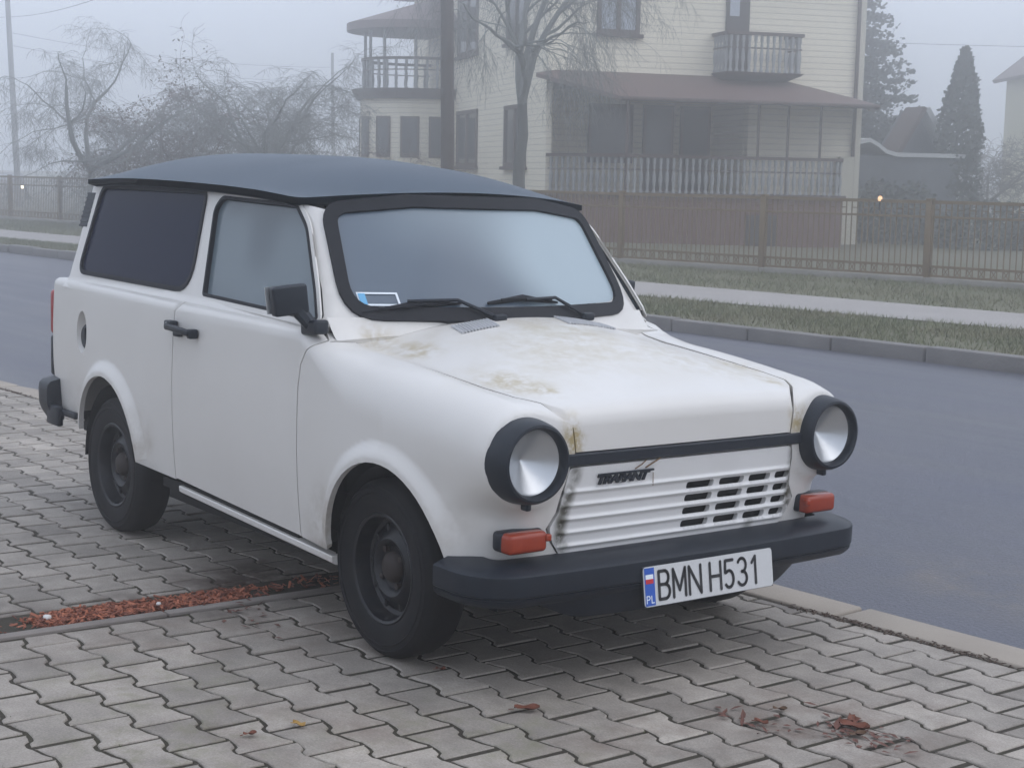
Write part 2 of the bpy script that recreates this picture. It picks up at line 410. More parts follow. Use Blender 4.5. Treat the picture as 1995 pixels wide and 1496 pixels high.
# outlines (right-hand side; the left is the mirror image)
doorR = [(-1.400, .322), (-1.388, .60), (-1.378, .90), (-1.375, .945)]
doorF = [(-.325, .940), (-.355, .925), (-.395, .895), (-.425, .85), (-.438, .78), (-.448, .55), (-.455, .288)]
o_door = outline(Fbody, BM_, [(SIDE, [(p[0] + G_, p[1]) for p in doorR]), (TOPP, [(-1.372, -.708), (-1.37, -.675), (-.46, -.668), (-.36, -.69)]),
                              (SIDE, [(p[0] - G_, p[1]) for p in doorF]), (SIDE, [(-.455 - G_, .290), (-1.400 + G_, .324)])])
o_quarter = outline(Fbody, BM_, [(SIDE, [(-1.400 - G_, .318), (-1.388 - G_, .60), (-1.378 - G_, .90), (-1.375 - G_, .945)]), (TOPP, [(-1.378, -.708), (-1.378, -.66), (-2.70, -.645)]),
                                 (REAR, [(-.60, .94), (-.60, .42)]), (SIDE, [(-2.74, .405), (-2.36, .405), (-2.338, .375)]),
                                 (SIDE, arc(-2.03, .320, .312, 170, 8)), (SIDE, [(-1.718, .335)])])
o_fender = outline(Fbody, BM_, [(SIDE, [(p[0] + G_, p[1]) for p in doorF[::-1]]), (TOPP, [(-.36 + .006, -.69), (-.44, -.655), (-.36, -.605), (-.20, -.586), (.30, -.566), (.42, -.548), (.49, -.505)]),
                                (FRNT, [(-.445, .77), (-.433, .69), (-.452, .63), (-.470, .52), (-.497, .475), (-.478, .435), (-.445, .395), (-.45, .36), (-.64, .36)]),
                                (SIDE, [(.44, .36), (.372, .36)]), (SIDE, arc(.06, .300, .310, 8, 176)), (SIDE, [(-.25, .30), (-.262, .285)])])
filler = [(-2.328 + .062 * math.cos(t), .782 + .088 * math.sin(t)) for t in np.linspace(0, 2 * math.pi, 40, endpoint=False)]
h_fill = BM_.inv(SIDE(Fbody, np.array(filler)))
h_lamp = BM_.inv(FRNT(Fbody, np.array([(-.592 + .103 * math.cos(t), .678 + .103 * math.sin(t)) for t in np.linspace(0, 2 * math.pi, 48, endpoint=False)])))
FWo = rounded([(-1.283, 1.008), (-.44, .984), (-.505, 1.08), (-.66, 1.275), (-.765, 1.344), (-1.33, 1.362), (-1.372, 1.32)], [.02, .01, .2, .2, .06, .05, .05])
RWo = rounded([(-2.50, 1.022), (-1.40, 1.010), (-1.47, 1.380), (-2.48, 1.390)], [.07, .10, .05, .06])
def upper_outline():
    segs = [(SIDE, [(-2.60, .955), (-.47, .930)]), (FRNT, [(-.66, .93), (-.61, .975), (-.592, 1.05), (-.553, 1.30), (-.547, 1.344)]),
            (SIDE, [(-.76, 1.352), (-1.0, 1.371), (-1.4, 1.394), (-2.1, 1.408), (-2.58, 1.402)]), (REAR, [(-.50, 1.40), (-.52, 1.0), (-.55, .955)])]
    return outline(Fgreen, UM_, segs)
o_upper = upper_outline()
shift = lambda o, d: rounded(np.array(o), 0) if d == 0 else np.array(o)
def offset_poly(P, d):
    P = np.asarray(P, float); a = np.roll(P, 1, 0); b = np.roll(P, -1, 0); t = b - a; n = np.stack([t[:, 1], -t[:, 0]], 1)
    n /= np.maximum(np.linalg.norm(n, axis=1, keepdims=True), 1e-9)
    area = ((P[:, 0] * np.roll(P[:, 1], -1)) - (np.roll(P[:, 0], -1) * P[:, 1])).sum()
    return P + n * d * (1 if area > 0 else -1)
h_fw = UM_.inv(SIDE(Fgreen, dens(FWo, .012))); h_rw = UM_.inv(SIDE(Fgreen, dens(RWo, .012)))
glift = lambda off: (lambda uv: np.stack([uv[:, 0], -(Wg(uv[:, 1]) + off), uv[:, 1]], 1))
gnrm = lambda P: np.tile(np.array([0, -.963, .27]), (len(P), 1))
for mir in (False, True):
    sgn = -1 if mir else 1
    q = MB(); patch(q, o_quarter, BM_.lift, nb, .013, [h_fill], .02, mirror=mir); quarter = q.build('quarter_panel', PAINT, CAR)
    f = MB(); patch(f, o_fender, BM_.lift, nb, .012, [h_lamp], .02, mirror=mir); fender = f.build('front_wing', PAINT, CAR)
    d = MB(); patch(d, o_door, BM_.lift, nb, .022, [], .02, mirror=mir); door = d.build('door', PAINT, CAR)
    u = MB(); patch(u, o_upper, UM_.lift, ng, .022, [h_fw, h_rw], .018, mirror=mir); u.build('window_pillars', PAINT, CAR)
    # window frame of the door: a slightly raised band round the glass
    fr = MB(); fo = offset_poly(dens(FWo, .012), .020); patch(fr, fo, glift(.004), gnrm, .02, [offset_poly(dens(FWo, .012), .004)], .006, mirror=mir)
    fr.build('window_frame', PAINT, door)
    w = MB(); patch(w, dens(FWo, .02), glift(-.010), gnrm, .05, [], 0, mirror=mir); w.build('door_glass', FOGS, door)
    s = MB(); patch(s, offset_poly(dens(FWo, .012), .004), glift(.006), gnrm, .02, [offset_poly(dens(FWo, .012), -.008)], .016, mirror=mir); s.build('glass_seal', RUBBER, door)
    rw = MB(); patch(rw, dens(RWo, .02), glift(-.004), gnrm, .05, [], 0, mirror=mir); rwo = rw.build('quarter_window', TINT, CAR)
    s = MB(); patch(s, offset_poly(dens(RWo, .012), .006), glift(.006), gnrm, .02, [offset_poly(dens(RWo, .012), -.012)], .012, mirror=mir); s.build('window_seal', RUBBER, rwo)
    # sill below the door
    sl = MB()
    for x0, x1 in ((-1.385, -.262),):
        n = 16; vs = []; fs = []
        for i in range(n + 1):
            t = i / n; x = x0 + (x1 - x0) * t; zt = .297 - .034 * t; y = float(Wside(np.array(x), np.array(.3))) if False else .722
            for yy, zz in ((y - .03, zt), (y, zt - .001), (y + .002, zt - .006), (y, zt - .022), (y - .012, zt - .030), (y - .05, zt - .032)): vs.append((x, -sgn * yy, zz))
        fs = [(i * 6 + j, i * 6 + j + 1, (i + 1) * 6 + j + 1, (i + 1) * 6 + j) for i in range(n) for j in range(5)] + [tuple(range(6)), tuple(n * 6 + 5 - j for j in range(6))]
        sl.add(vs, fs, False)
    sl.build('sill', PAINT, CAR)
    # filler recess with its cap
    fl = MB(); ff = SIDE(Fbody, np.array(filler)) * [1, sgn, 1]; ci = ff.mean(0); k = len(ff)
    rings = [ff, ci + (ff - ci) * [.93, 1, .93] + [0, sgn * .022, 0], ci + (ff - ci) * [.70, 1, .72] + [0, sgn * .036, 0], ci + (ff - ci) * [.02, 1, .02] + [0, sgn * .038, 0]]
    fl.add(np.concatenate(rings), [(r * k + i, r * k + (i + 1) % k, (r + 1) * k + (i + 1) % k, (r + 1) * k + i) for r in range(3) for i in range(k)], True)
    flo = fl.build('filler_recess', PAINT, CAR)
    cp = MB(); cp.lathe([(.0, -.016), (.046, -.016), (.053, -.010), (.054, .012)], 28, (ci[0] + .012, ci[1] + sgn * .026, ci[2] - .020), 'y') if not mir else cp.lathe([(.0, .014), (.042, .008), (.043, -.008)], 24, (ci[0], ci[1] - .026, ci[2]), 'y')
    cp.box((ci[0] + .012, ci[1] + sgn * .012, ci[2] - .016), (.012, .012, .07)); cp.build('filler_cap', BLACK, flo)
    # door handle
    h = MB(); yb = -sgn * .757
    hx = .03
    h.rbox((-1.392 + hx, yb - sgn * .012, .893), (.062, .03, .036), .006); h.rbox((-1.30 + hx, yb - sgn * .030, .886), (.20, .018, .024), .007, rot=Matrix.Rotation(R(3), 3, 'Y'))
    h.rbox((-1.205 + hx, yb - sgn * .016, .878), (.03, .034, .034), .006); h.rbox((-1.335 + hx, yb - sgn * .012, .868), (.05, .02, .022), .006)
    ho = h.build('handle', BLACK, door)
    lk = MB(); lk.lathe([(0, -sgn * .028), (.011, -sgn * .028), (.012, 0)], 16, (-1.400 + hx, yb, .894), 'y'); lk.build('lock', CHROME, ho)
    # louvre at the rear pillar
    lv = MB(); Rl = Matrix.Rotation(-sgn * R(15.6), 3, 'X'); lv.box((-2.585, -sgn * .594, 1.282), (.085, .014, .150), Rl)
    for i in range(8): lv.box((-2.586, -sgn * (.5955 - .0056 * (i - 3.5)), 1.282 + (i - 3.5) * .0195), (.086, .016, .007), Rl)
    lv.build('vent_louvre', BLACK, CAR)
    # rear lamp on the fin
    tl = MB(); tl.rbox((-2.795, -sgn * .635, .83), (.05, .10, .20), .02, 3); tlo = tl.build('rear_lamp', REDL, CAR)
    tb = MB(); tb.rbox((-2.792, -sgn * .635, .64), (.045, .10, .18), .015, 3); tb.build('lamp_housing', BLACK, tlo)
    # wheel well
    for cx, r in ((.06, .34), (-2.03, .335)):
        ww = MB(); n = 20; vs = []; fs = []
        for i in range(n + 1):
            a = math.pi * i / n; px, pz = cx + r * math.cos(a), .26 + r * math.sin(a)
            vs += [(px, -sgn * .70, pz), (px, -sgn * .40, pz)]
        for i in range(n): fs.append((2 * i, 2 * i + 1, 2 * i + 3, 2 * i + 2))
        fs.append(tuple(2 * i + 1 for i in range(n + 1))); ww.add(vs, fs); ww.build('wheel_well', DARK, CAR)

# bonnet, cowl
o_hood = outline(Fbody, HM_, [(TOPP, [(-.355, -.599), (-.20, -.577), (.30, -.557), (.42, -.539), (.482, -.498)]), (FRNT, [(-.438, .76), (-.428, .692), (.428, .692), (.438, .76)]),
                              (TOPP, [(.482, .498), (.42, .539), (.30, .557), (-.20, .577), (-.355, .599), (-.335, .45), (-.31, .25), (-.30, 0), (-.31, -.25), (-.335, -.45)])])
hm = MB(); patch(hm, o_hood, HM_.lift, nb, .022, [], .03); HOOD = hm.build('bonnet', PAINT, CAR)
cw = MB(); ys = np.linspace(-.66, .66, 61); rows = []
xh = -.298 - .058 * (np.abs(ys) / .602) ** 2; p0 = TOPP(Fbody, np.stack([xh + .004, ys], 1)); p0[:, 2] += .0005
p3 = np.stack([xws(ys, .994 + 0 * ys) + .008, ys, .994 + 0 * ys], 1)
for t in np.linspace(0, 1, 7):
    e = p0 * (1 - t) + p3 * t; e[:, 2] = p0[:, 2] + (p3[:, 2] - p0[:, 2]) * (t ** 1.3); rows.append(e)
k = len(ys); cw.add(np.concatenate(rows), [(r * k + i, r * k + i + 1, (r + 1) * k + i + 1, (r + 1) * k + i) for r in range(6) for i in range(k - 1)], True)
cw.build('cowl', PAINT, CAR)
# cowl air grilles: slats over a dark slot, lying on the bonnet
GREYV = mat('vent_slat', (.48, .48, .49), .5)
for (xa, xb, ya, yb_) in ((-.262, -.168, -.292, -.155), (-.262, -.150, .130, .325)):
    v = MB(); sl_ = 11 if yb_ - ya < .17 else 15
    pts = TOPP(Fbody, np.array([[xa, ya], [xb, ya - .02], [xb, yb_ - .02], [xa, yb_]])) + [0, 0, .0015]
    v.add(pts, [(0, 1, 2, 3)]); vo = v.build('cowl_vent', DARK, HOOD)
    v = MB()
    for i in range(sl_ + 1):
        y = ya + (yb_ - ya) * i / sl_; a = TOPP(Fbody, np.array([[xa, y], [(xa + xb) / 2, y - .01], [xb, y - .02]])) + [0, 0, .003]
        v.tube(a, .0042 if i % sl_ else .005, 5)
    v.build('slats', GREYV, vo)
nz = MB(); pz = TOPP(Fbody, np.array([[-.275, .085]]))[0]; nz.rbox((pz[0], pz[1], pz[2] + .006), (.022, .012, .012), .004); nz.build('washer_jet', BLACK, HOOD)
# nose strip between the lamps
st = MB(); ys = np.linspace(-.50, .50, 41); vs = []; prof = [(-.03, .690), (.004, .6885), (.010, .684), (.010, .658), (.004, .653), (-.03, .651)]
for y in ys:
    x0 = float(FRNT(Fbody, np.array([[np.clip(y, -.45, .45), .665]]))[0, 0])
    for a, z in prof: vs.append((x0 + a, y, z))
st.add(vs, [(i * 6 + j, i * 6 + j + 1, (i + 1) * 6 + j + 1, (i + 1) * 6 + j) for i in range(40) for j in range(5)] + [tuple(range(6)), tuple(240 + 5 - j for j in range(6))])
st.build('nose_strip', BLACK, CAR)
# grille: ribs pressed into one panel, four rows of slots on the far half
RIBS = [.578, .538, .498, .458, .418]; ROWS = [.558, .518, .478, .438]; SLOTS = [(.010, .122), (.146, .250), (.272, .366), (.388, .452)]
def grl(uv):
    y, z = uv[:, 0], uv[:, 1]; h = np.zeros(len(y)); e = sstep((.462 - np.abs(y + .0)) / .02)
    for r in RIBS: h = np.maximum(h, np.exp(-((z - r) / .0062) ** 2))
    return np.stack([np.where(z < .69, .5145 + .155 * (z - .40), .559) - .012 * (np.abs(y) / .6) ** 4 + .004 + .0075 * h * e, y, z], 1)
def grn(P):
    e = 5e-4; uv = P[:, 1:3]; a = grl(uv + [0, e]) - grl(uv - [0, e]); b = grl(uv + [e, 0]) - grl(uv - [e, 0])
    n = np.cross(b, a); return n / np.linalg.norm(n, axis=1, keepdims=True)
go = dens(rounded([(-.445, .648), (-.463, .52), (-.488, .475), (-.470, .432), (-.44, .392), (.44, .392), (.470, .432), (.488, .475), (.463, .52), (.445, .648)], .02), .012)
hs = [dens(rounded([(a, r - .0105), (b, r - .0105), (b + .004, r + .0105), (a + .004, r + .0105)], .009, 4), .006) for r in ROWS for a, b in SLOTS]
gm = MB(); patch(gm, go, grl, grn, .016, hs, .016, spv=.0028); GR = gm.build('grille', GRILLEM, CAR)
bk = MB(); bk.box((.492, 0, .52), (.012, .98, .27)); bk.build('radiator_backing', DARK, CAR)

def text_mesh(body, size, shear=0.0, ext=.002, off=0.0, spacing=1.0):
    cu = bpy.data.curves.new('lettering', 'FONT'); cu.body = body; cu.size = size; cu.shear = shear; cu.extrude = ext; cu.offset = off; cu.space_character = spacing
    o = bpy.data.objects.new('lettering', cu); COL.objects.link(o); bpy.context.view_layer.update()
    me = bpy.data.meshes.new_from_object(o.evaluated_get(bpy.context.evaluated_depsgraph_get())); bpy.data.objects.remove(o)
    return me
tm = text_mesh('TRABANT', .052, .32, .003, .0022, .86)
co = np.array([v.co[:] for v in tm.vertices]); w = co[:, 0].max() - co[:, 0].min()
bd = MB(); bd.add([(.5575 + q[2] - .004, -.342 + (q[0] - co[:, 0].min()) / w * .198, .594 + q[1] * .66) for q in co], [tuple(p.vertices) for p in tm.polygons])
bd.box((.559, -.240, .6215), (.006, .208, .0055)); bd.build('badge', BLACK, GR)
tw = MB(); tw.tube([(.556, -.205, .628), (.562, -.185, .640), (.566, -.172, .652)], .0018, 5); tw.tube([(.556, -.165, .628), (.563, -.140, .643), (.569, -.120, .655)], .0024, 5); tw.tube([(.556, -.135, .612), (.553, -.131, .590), (.552, -.130, .572)], .0012, 4)
tw.build('twig_litter', mat('dry_stem', (.16, .09, .04), .8), GR)

# roof: one shell with a turned-down lip
def xfe(y): return -.572 - .135 * (np.abs(y) / .6) ** 2.2
def rz_(x, y): return spline([(-2.65, 1.408), (-2.1, 1.416), (-1.4, 1.403), (-1.0, 1.388), (-.67, 1.366), (-.5, 1.358)])(x) + .040 * np.maximum(1 - (y / .6) ** 2, 0) * sstep((x + 1.25) / .6)
def roofz(x, y):
    v = np.clip(np.abs(y) / .628, 0, 1); fx = np.clip((xfe(y) - x) / .95, 0, 1); rx = np.clip((x + 2.63) / .6, 0, 1)
    return rz_(x, y) + .126 * (1 - v ** 2.4) * (1 - (1 - fx) ** 2.2) * (1 - (1 - rx) ** 2.6)
ro = [(x, -.62) for x in np.linspace(-2.53, -.75, 60)] + [(-.722, -.610)] + [(xfe(y) , y) for y in np.linspace(-.585, .585, 60)] + [(-.722, .610)] + [(x, .62) for x in np.linspace(-.75, -2.53, 60)] + [(-2.60, .57)] + [(-2.615, y) for y in np.linspace(.53, -.53, 30)] + [(-2.60, -.57)]
rl = lambda uv: np.stack([uv[:, 0], uv[:, 1], roofz(uv[:, 0], uv[:, 1])], 1)
def rn(P):
    e = 1e-3; x, y = P[:, 0], P[:, 1]
    n = np.stack([-(roofz(x + e, y) - roofz(x - e, y)) / (2 * e), -(roofz(x, y + e) - roofz(x, y - e)) / (2 * e), 1 + 0 * x], 1)
    return n / np.linalg.norm(n, axis=1, keepdims=True)
rm = MB(); ro = dens(np.array(ro), .02); patch(rm, ro, rl, rn, .03, [], 0)
k = len(ro); top = rl(ro); ce = np.array([-1.6, 0]); inn = ro + (ce - ro) * .04
rm.add(np.concatenate([top, top + [0, 0, -.006], np.stack([ro[:, 0], ro[:, 1], top[:, 2] - .019], 1), np.stack([inn[:, 0], inn[:, 1], top[:, 2] - .030], 1)]),
       [(r * k + i, r * k + (i + 1) % k, (r + 1) * k + (i + 1) % k, (r + 1) * k + i) for r in range(3) for i in range(k)], False,
       np.concatenate([np.stack([(ro - ce)[:, 0] * .3, (ro - ce)[:, 1], 0 * ro[:, 0]], 1) / np.linalg.norm((ro - ce) * [.3, 1], axis=1)[:, None]] * 3 + [np.tile([0, 0, -1.], (k, 1))]))
rm.build('roof', ROOFM, CAR)
hl = MB(); hl.box((-1.65, 0, 1.375), (1.45, 1.0, .02)); hl.build('headlining', SEAT, CAR)

# windscreen with its thick rubber
wso = rounded([(-.567, 1.027), (.567, 1.027), (.520, 1.322), (.26, 1.350), (-.26, 1.350), (-.520, 1.322)], [.07, .07, .05, .4, .4, .05])
wsO = rounded([(-.610, .986), (.610, .986), (.560, 1.354), (.28, 1.390), (-.28, 1.390), (-.560, 1.354)], [.11, .11, .09, .4, .4, .09])
wl = lambda off: (lambda uv: np.stack([xws(uv[:, 0], uv[:, 1]) + off, uv[:, 0], uv[:, 1]], 1))
def wn(P):
    e = 1e-3; y, z = P[:, 1], P[:, 2]; n = np.stack([1 + 0 * y, -(xws(y + e, z) - xws(y - e, z)) / (2 * e), -(xws(y, z + e) - xws(y, z - e)) / (2 * e)], 1)
    return n / np.linalg.norm(n, axis=1, keepdims=True)
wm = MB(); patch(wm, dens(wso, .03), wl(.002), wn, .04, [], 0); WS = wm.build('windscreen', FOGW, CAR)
ws = MB(); patch(ws, dens(wsO, .015), wl(.016), wn, .014, [dens(wso, .015)], .02); ws.build('windscreen_rubber', RUBBER, WS)
def on_ws(y, z, off=.006): return Vector((float(xws(np.array(y), np.array(z))) + off, y, z))
sk = MB()
for y0, y1, z0, z1 in ((-.540, -.412, 1.066, 1.0715), (-.540, -.412, 1.030, 1.0355), (-.540, -.530, 1.03, 1.07), (-.419, -.412, 1.03, 1.07)):
    sk.add([on_ws(y0, z0), on_ws(y1, z0), on_ws(y1, z1), on_ws(y0, z1)], [(0, 1, 2, 3)])
sko = sk.build('inspection_sticker', WHITEP, WS)
sk = MB(); sk.add([on_ws(-.537, 1.034, .009), on_ws(-.515, 1.034, .009), on_ws(-.515, 1.068, .009), on_ws(-.537, 1.068, .009)], [(0, 1, 2, 3)]); sk.build('sticker_band', SKYB, sko)
for (py, pz, a1, a2, b0, b1, b2) in ((-.115, 1.000, (-.24, 1.052), (-.40, 1.047), (-.545, 1.008), (-.38, 1.034), (-.22, 1.040)), (.290, .995, (.155, 1.056), (.02, 1.052), (-.125, 1.040), (.02, 1.056), (.175, 1.038))):
    w = MB(); root = on_ws(py, pz, .022) + Vector((.012, 0, -.006))
    w.rbox(root, (.03, .05, .028), .008); w.tube([root, on_ws(*a1, .034), on_ws(*a2, .030)], [.008, .006, .005], 6)
    wo = w.build('wiper', BLACK, WS)
    w = MB(); w.tube([on_ws(*b0, .012), on_ws(*b1, .014), on_ws(*b2, .012)], [.005, .012, .004], 6); w.tube([on_ws(b0[0] + .05, b0[1] + .012, .022), on_ws(*b1, .026), on_ws(b2[0] - .03, b2[1] + .01, .020)], [.004, .007, .004], 5)
    w.build('wiper_blade', RUBBER, wo)

# lamps
def cyl(mb, prof, y, z, n=56, lean=0):
    mb.lathe(prof, n, (0, y, z), 'x')
for sg in (-1, 1):
    y, z = .592 * sg, .678
    b = MB(); cyl(b, [(.119, .42), (.1225, .49), (.1215, .525), (.118, .560), (.113, .588), (.107, .600), (.100, .602), (.094, .594), (.0915, .580), (.090, .56)], y, z)
    b.rbox((.555, y - .004, z - .124), (.03, .018, .022), .005); hb = b.build('headlamp', BLACK, CAR)
    r = MB(); cyl(r, [(.0915, .574)] + [(q, .572 - .056 * (1 - (q / .0905) ** 1.25)) for q in (.0905, .085, .078, .07, .06, .05, .04, .03, .02, .012, .006, .001)], y, z); r.build('reflector', CHROME, hb)
    l = MB(); cyl(l, [(.0915, .578), (.088, .584), (.075, .591), (.05, .597), (.025, .600), (.0008, .601)], y, z); l.build('lamp_glass', LENS, hb)
    i = MB(); tp = lambda v: setattr(v.co, 'y', v.co.y * (.94 if v.co.x > 0 else 1))
    i.rbox((.510, .5865 * sg, .4535), (.05, .146, .057), .012); io = i.build('indicator', BLACK, CAR)
    i = MB(); i.rbox((.540, .588 * sg, .452), (.050, .141, .058), .014, 4, taper=tp); i.rbox((.560, (.588 - .066) * sg, .462), (.02, .02, .02), .005); i.build('indicator_lens', ORANGE, io)
    # door mirror
    dy = 0 if sg < 0 else -.06; dx = 0 if sg < 0 else -.17
    m_ = MB(); m_.rbox((-.405 + dx, .718 * sg, .966), (.10, .050, .046), .010, rot=Matrix.Rotation(R(-6), 3, 'Y')); m_.tube([(-.415 + dx, .725 * sg, .97), (-.43 + dx, .74 * sg, .995), (-.44 + dx, .76 * sg + dy / 2, 1.02)], [.022, .024, .026], 8)
    m_.rbox((-.445 + dx, .788 * sg + dy, 1.050), (.05, .114, .094), .010, 4, rot=Matrix.Rotation(R(10 * sg), 3, 'Z') @ Matrix.Rotation(R(-7 * sg), 3, 'X')); mo = m_.build('door_mirror', BLACK, CAR)
    g = MB(); g.box((-.472 + dx, .796 * sg + dy, 1.052), (.004, .11, .085), Matrix.Rotation(R(10 * sg), 3, 'Z') @ Matrix.Rotation(R(-7 * sg), 3, 'X')); g.build('mirror_glass', CHROME, mo)

# bumpers, swept round the plan
def sweep(name, path, prof, m, parent=CAR, endround=True):
    P = np.array(path); t = np.gradient(P, axis=0); t /= np.linalg.norm(t, axis=1, keepdims=True); nrm = np.stack([t[:, 1], -t[:, 0]], 1)
    k = len(prof); vs = []
    for i, p in enumerate(P):
        for d, z in prof: vs.append((p[0] + nrm[i, 0] * d, p[1] + nrm[i, 1] * d, z))
    n = len(P); mb = MB(); mb.add(vs, [(i * k + j, i * k + (j + 1) % k, (i + 1) * k + (j + 1) % k, (i + 1) * k + j) for i in range(n - 1) for j in range(k)] + [tuple(range(k)), tuple((n - 1) * k + k - 1 - j for j in range(k))], True)
    return mb.build(name, m, parent)
def bpath(xc, yc, xe, r, bow=.02, n=14):
    a = [(xe, -yc)] + [(xc - r + r * math.sin(t) - bow, -(yc - r + r * math.cos(t))) for t in np.linspace(0.0, math.pi / 2, n)]
    f = [(xc - bow * (yy / (yc - r)) ** 2, yy) for yy in np.linspace(-(yc - r) * .96, (yc - r) * .96, 24)]
    a = a + f; return a + [(p[0], -p[1]) for p in a[:n + 1][::-1]]
BP = bpath(.640, .772, .372, .155)
fb = sweep('front_bumper', BP, [(-.12, .398), (-.045, .394), (-.004, .379), (.001, .375), (.002, .368), (.001, .319), (-.003, .3155), (-.006, .3150), (-.006, .3110), (-.001, .3100), (-.005, .299), (-.016, .288), (-.085, .285)], BLACK)
va = [(.648 - .05 * (abs(y) / .5) ** 3, y) for y in np.linspace(-.66, .52, 40)]
mb = MB(); vs = []
for x, y in va:
    e = sstep((abs(y + .05) - .36) / .22); zb = .228 + .070 * float(e)
    vs += [(x - .008, y, .306), (x - .012, y, .298), (x - .022, y, zb + .012), (x - .032, y, zb), (x - .10, y, zb + .004), (x - .12, y, .30)]
mb.add(vs, [(i * 6 + j, i * 6 + j + 1, (i + 1) * 6 + j + 1, (i + 1) * 6 + j) for i in range(39) for j in range(5)] + [tuple(range(6)), tuple(39 * 6 + 5 - j for j in range(6))], True)
mb.build('front_valance', BLACK, CAR)
rb = sweep('rear_bumper', [(-p[0] - 2.235, -p[1]) for p in bpath(.640, .755, .41, .13)], [(-.07, .555), (-.01, .54), (.003, .525), (.006, .50), (.004, .44), (-.006, .41), (-.03, .372), (-.07, .37)], BLACK)
mb = MB(); mb.rbox((-2.62, -.735, .40), (.13, .03, .09), .01); mb.rbox((-2.52, -.72, .418), (.22, .02, .03), .008); mb.build('bumper_end', BLACK, rb)

# number plate in stroked lettering
PL = MB(); PA = Matrix.Rotation(R(-8.5), 3, 'Y'); PC = Vector((.6515, .022, .303))
def pl(a, b, d=0): return PC + PA @ Vector((d, a, b))
PL.poly([pl(a, b, 0) for a, b in rounded([(-.26, -.057), (.26, -.057), (.26, .057), (-.26, .057)], .012)], PA @ Vector((-.004, 0, 0)))
PLO = PL.build('number_plate', PLATEW, CAR)
PF = MB(); PF.rbox(PC + PA @ Vector((-.006, 0, .0)), (.008, .525, .118), .003, rot=PA); PF.build('plate_frame', BLACK, PLO)
def quad(mb, a0, a1, b0, b1, d): mb.add([pl(a0, b0, d), pl(a1, b0, d), pl(a1, b1, d), pl(a0, b1, d)], [(0, 1, 2, 3)])
b = MB(); quad(b, -.257, -.219, -.054, .054, .0006); b.build('plate_band', PLATEB, PLO)
b = MB(); quad(b, -.253, -.224, .022, .035, .0012); b.build('plate_flag', WHITEP, PLO); b = MB()
def stroke(mb, pts, w, d=.0014):
    P = [np.array(p, float) for p in pts]
    for i in range(len(P) - 1):
        t = P[i + 1] - P[i]; t /= max(np.linalg.norm(t), 1e-9); n = np.array([-t[1], t[0]]) * w / 2
        q = [P[i] + n, P[i] - n, P[i + 1] - n, P[i + 1] + n]; mb.add([pl(p[0], p[1], d) for p in q], [(0, 1, 2, 3)])
    for p in P:
        mb.add([pl(p[0] + w / 2 * math.cos(a), p[1] + w / 2 * math.sin(a), d + .0002) for a in np.linspace(0, 2 * math.pi, 13)[:-1]], [tuple(range(12))])
def ell(cx, cy, rx, ry, a0, a1, n=12): return [(cx + rx * math.cos(R(a0 + (a1 - a0) * i / n)), cy + ry * math.sin(R(a0 + (a1 - a0) * i / n))) for i in range(n + 1)]
stroke(b, [(-.252, -.046), (-.252, -.026), (-.243, -.026), (-.240, -.031), (-.243, -.036), (-.252, -.036)], .003); stroke(b, [(-.234, -.026), (-.234, -.046), (-.225, -.046)], .003)
b.build('country_letters', WHITEP, PLO)
b = MB(); quad(b, -.253, -.224, .009, .022, .0012); b.build('plate_flag_stripe', PLATER, PLO)
H2 = .040
GLY = {'B': [[(-1, -1), (-1, 1)] + [(0, 1)] + ell(.1, .52, .75, .48, 90, -90) + [(-1, .04)], [(-.0, .04)] + ell(.1, -.48, .9, .52, 90, -90) + [(-1, -1)]],
       'M': [[(-1, -1), (-1, 1), (0, -.55), (1, 1), (1, -1)]], 'N': [[(-1, -1), (-1, 1), (1, -1), (1, 1)]],
       'H': [[(-1, -1), (-1, 1)], [(1, -1), (1, 1)], [(-1, 0), (1, 0)]],
       '5': [[(.85, 1), (-.75, 1), (-.85, .12)] + ell(-.05, -.38, .95, .62, 125, -140, 16)],
       '3': [ell(-.05, .5, .85, .5, 150, -90, 14) , ell(-.05, -.48, .95, .52, 90, -150, 14)],
       '1': [[(-.65, .55), (.35, 1), (.35, -1)]]}
b = MB(); X = -.203
for ch, wd in (('B', .040), ('M', .047), ('N', .046), (' ', .022), ('H', .043), ('5', .038), ('3', .040), ('1', .030)):
    if ch != ' ':
        for s_ in GLY[ch]: stroke(b, [(X + wd / 2 + px * wd / 2, py * H2) for px, py in s_], .0098)
        X += wd + .0155
    else: X += wd
b.build('plate_characters', INK, PLO)

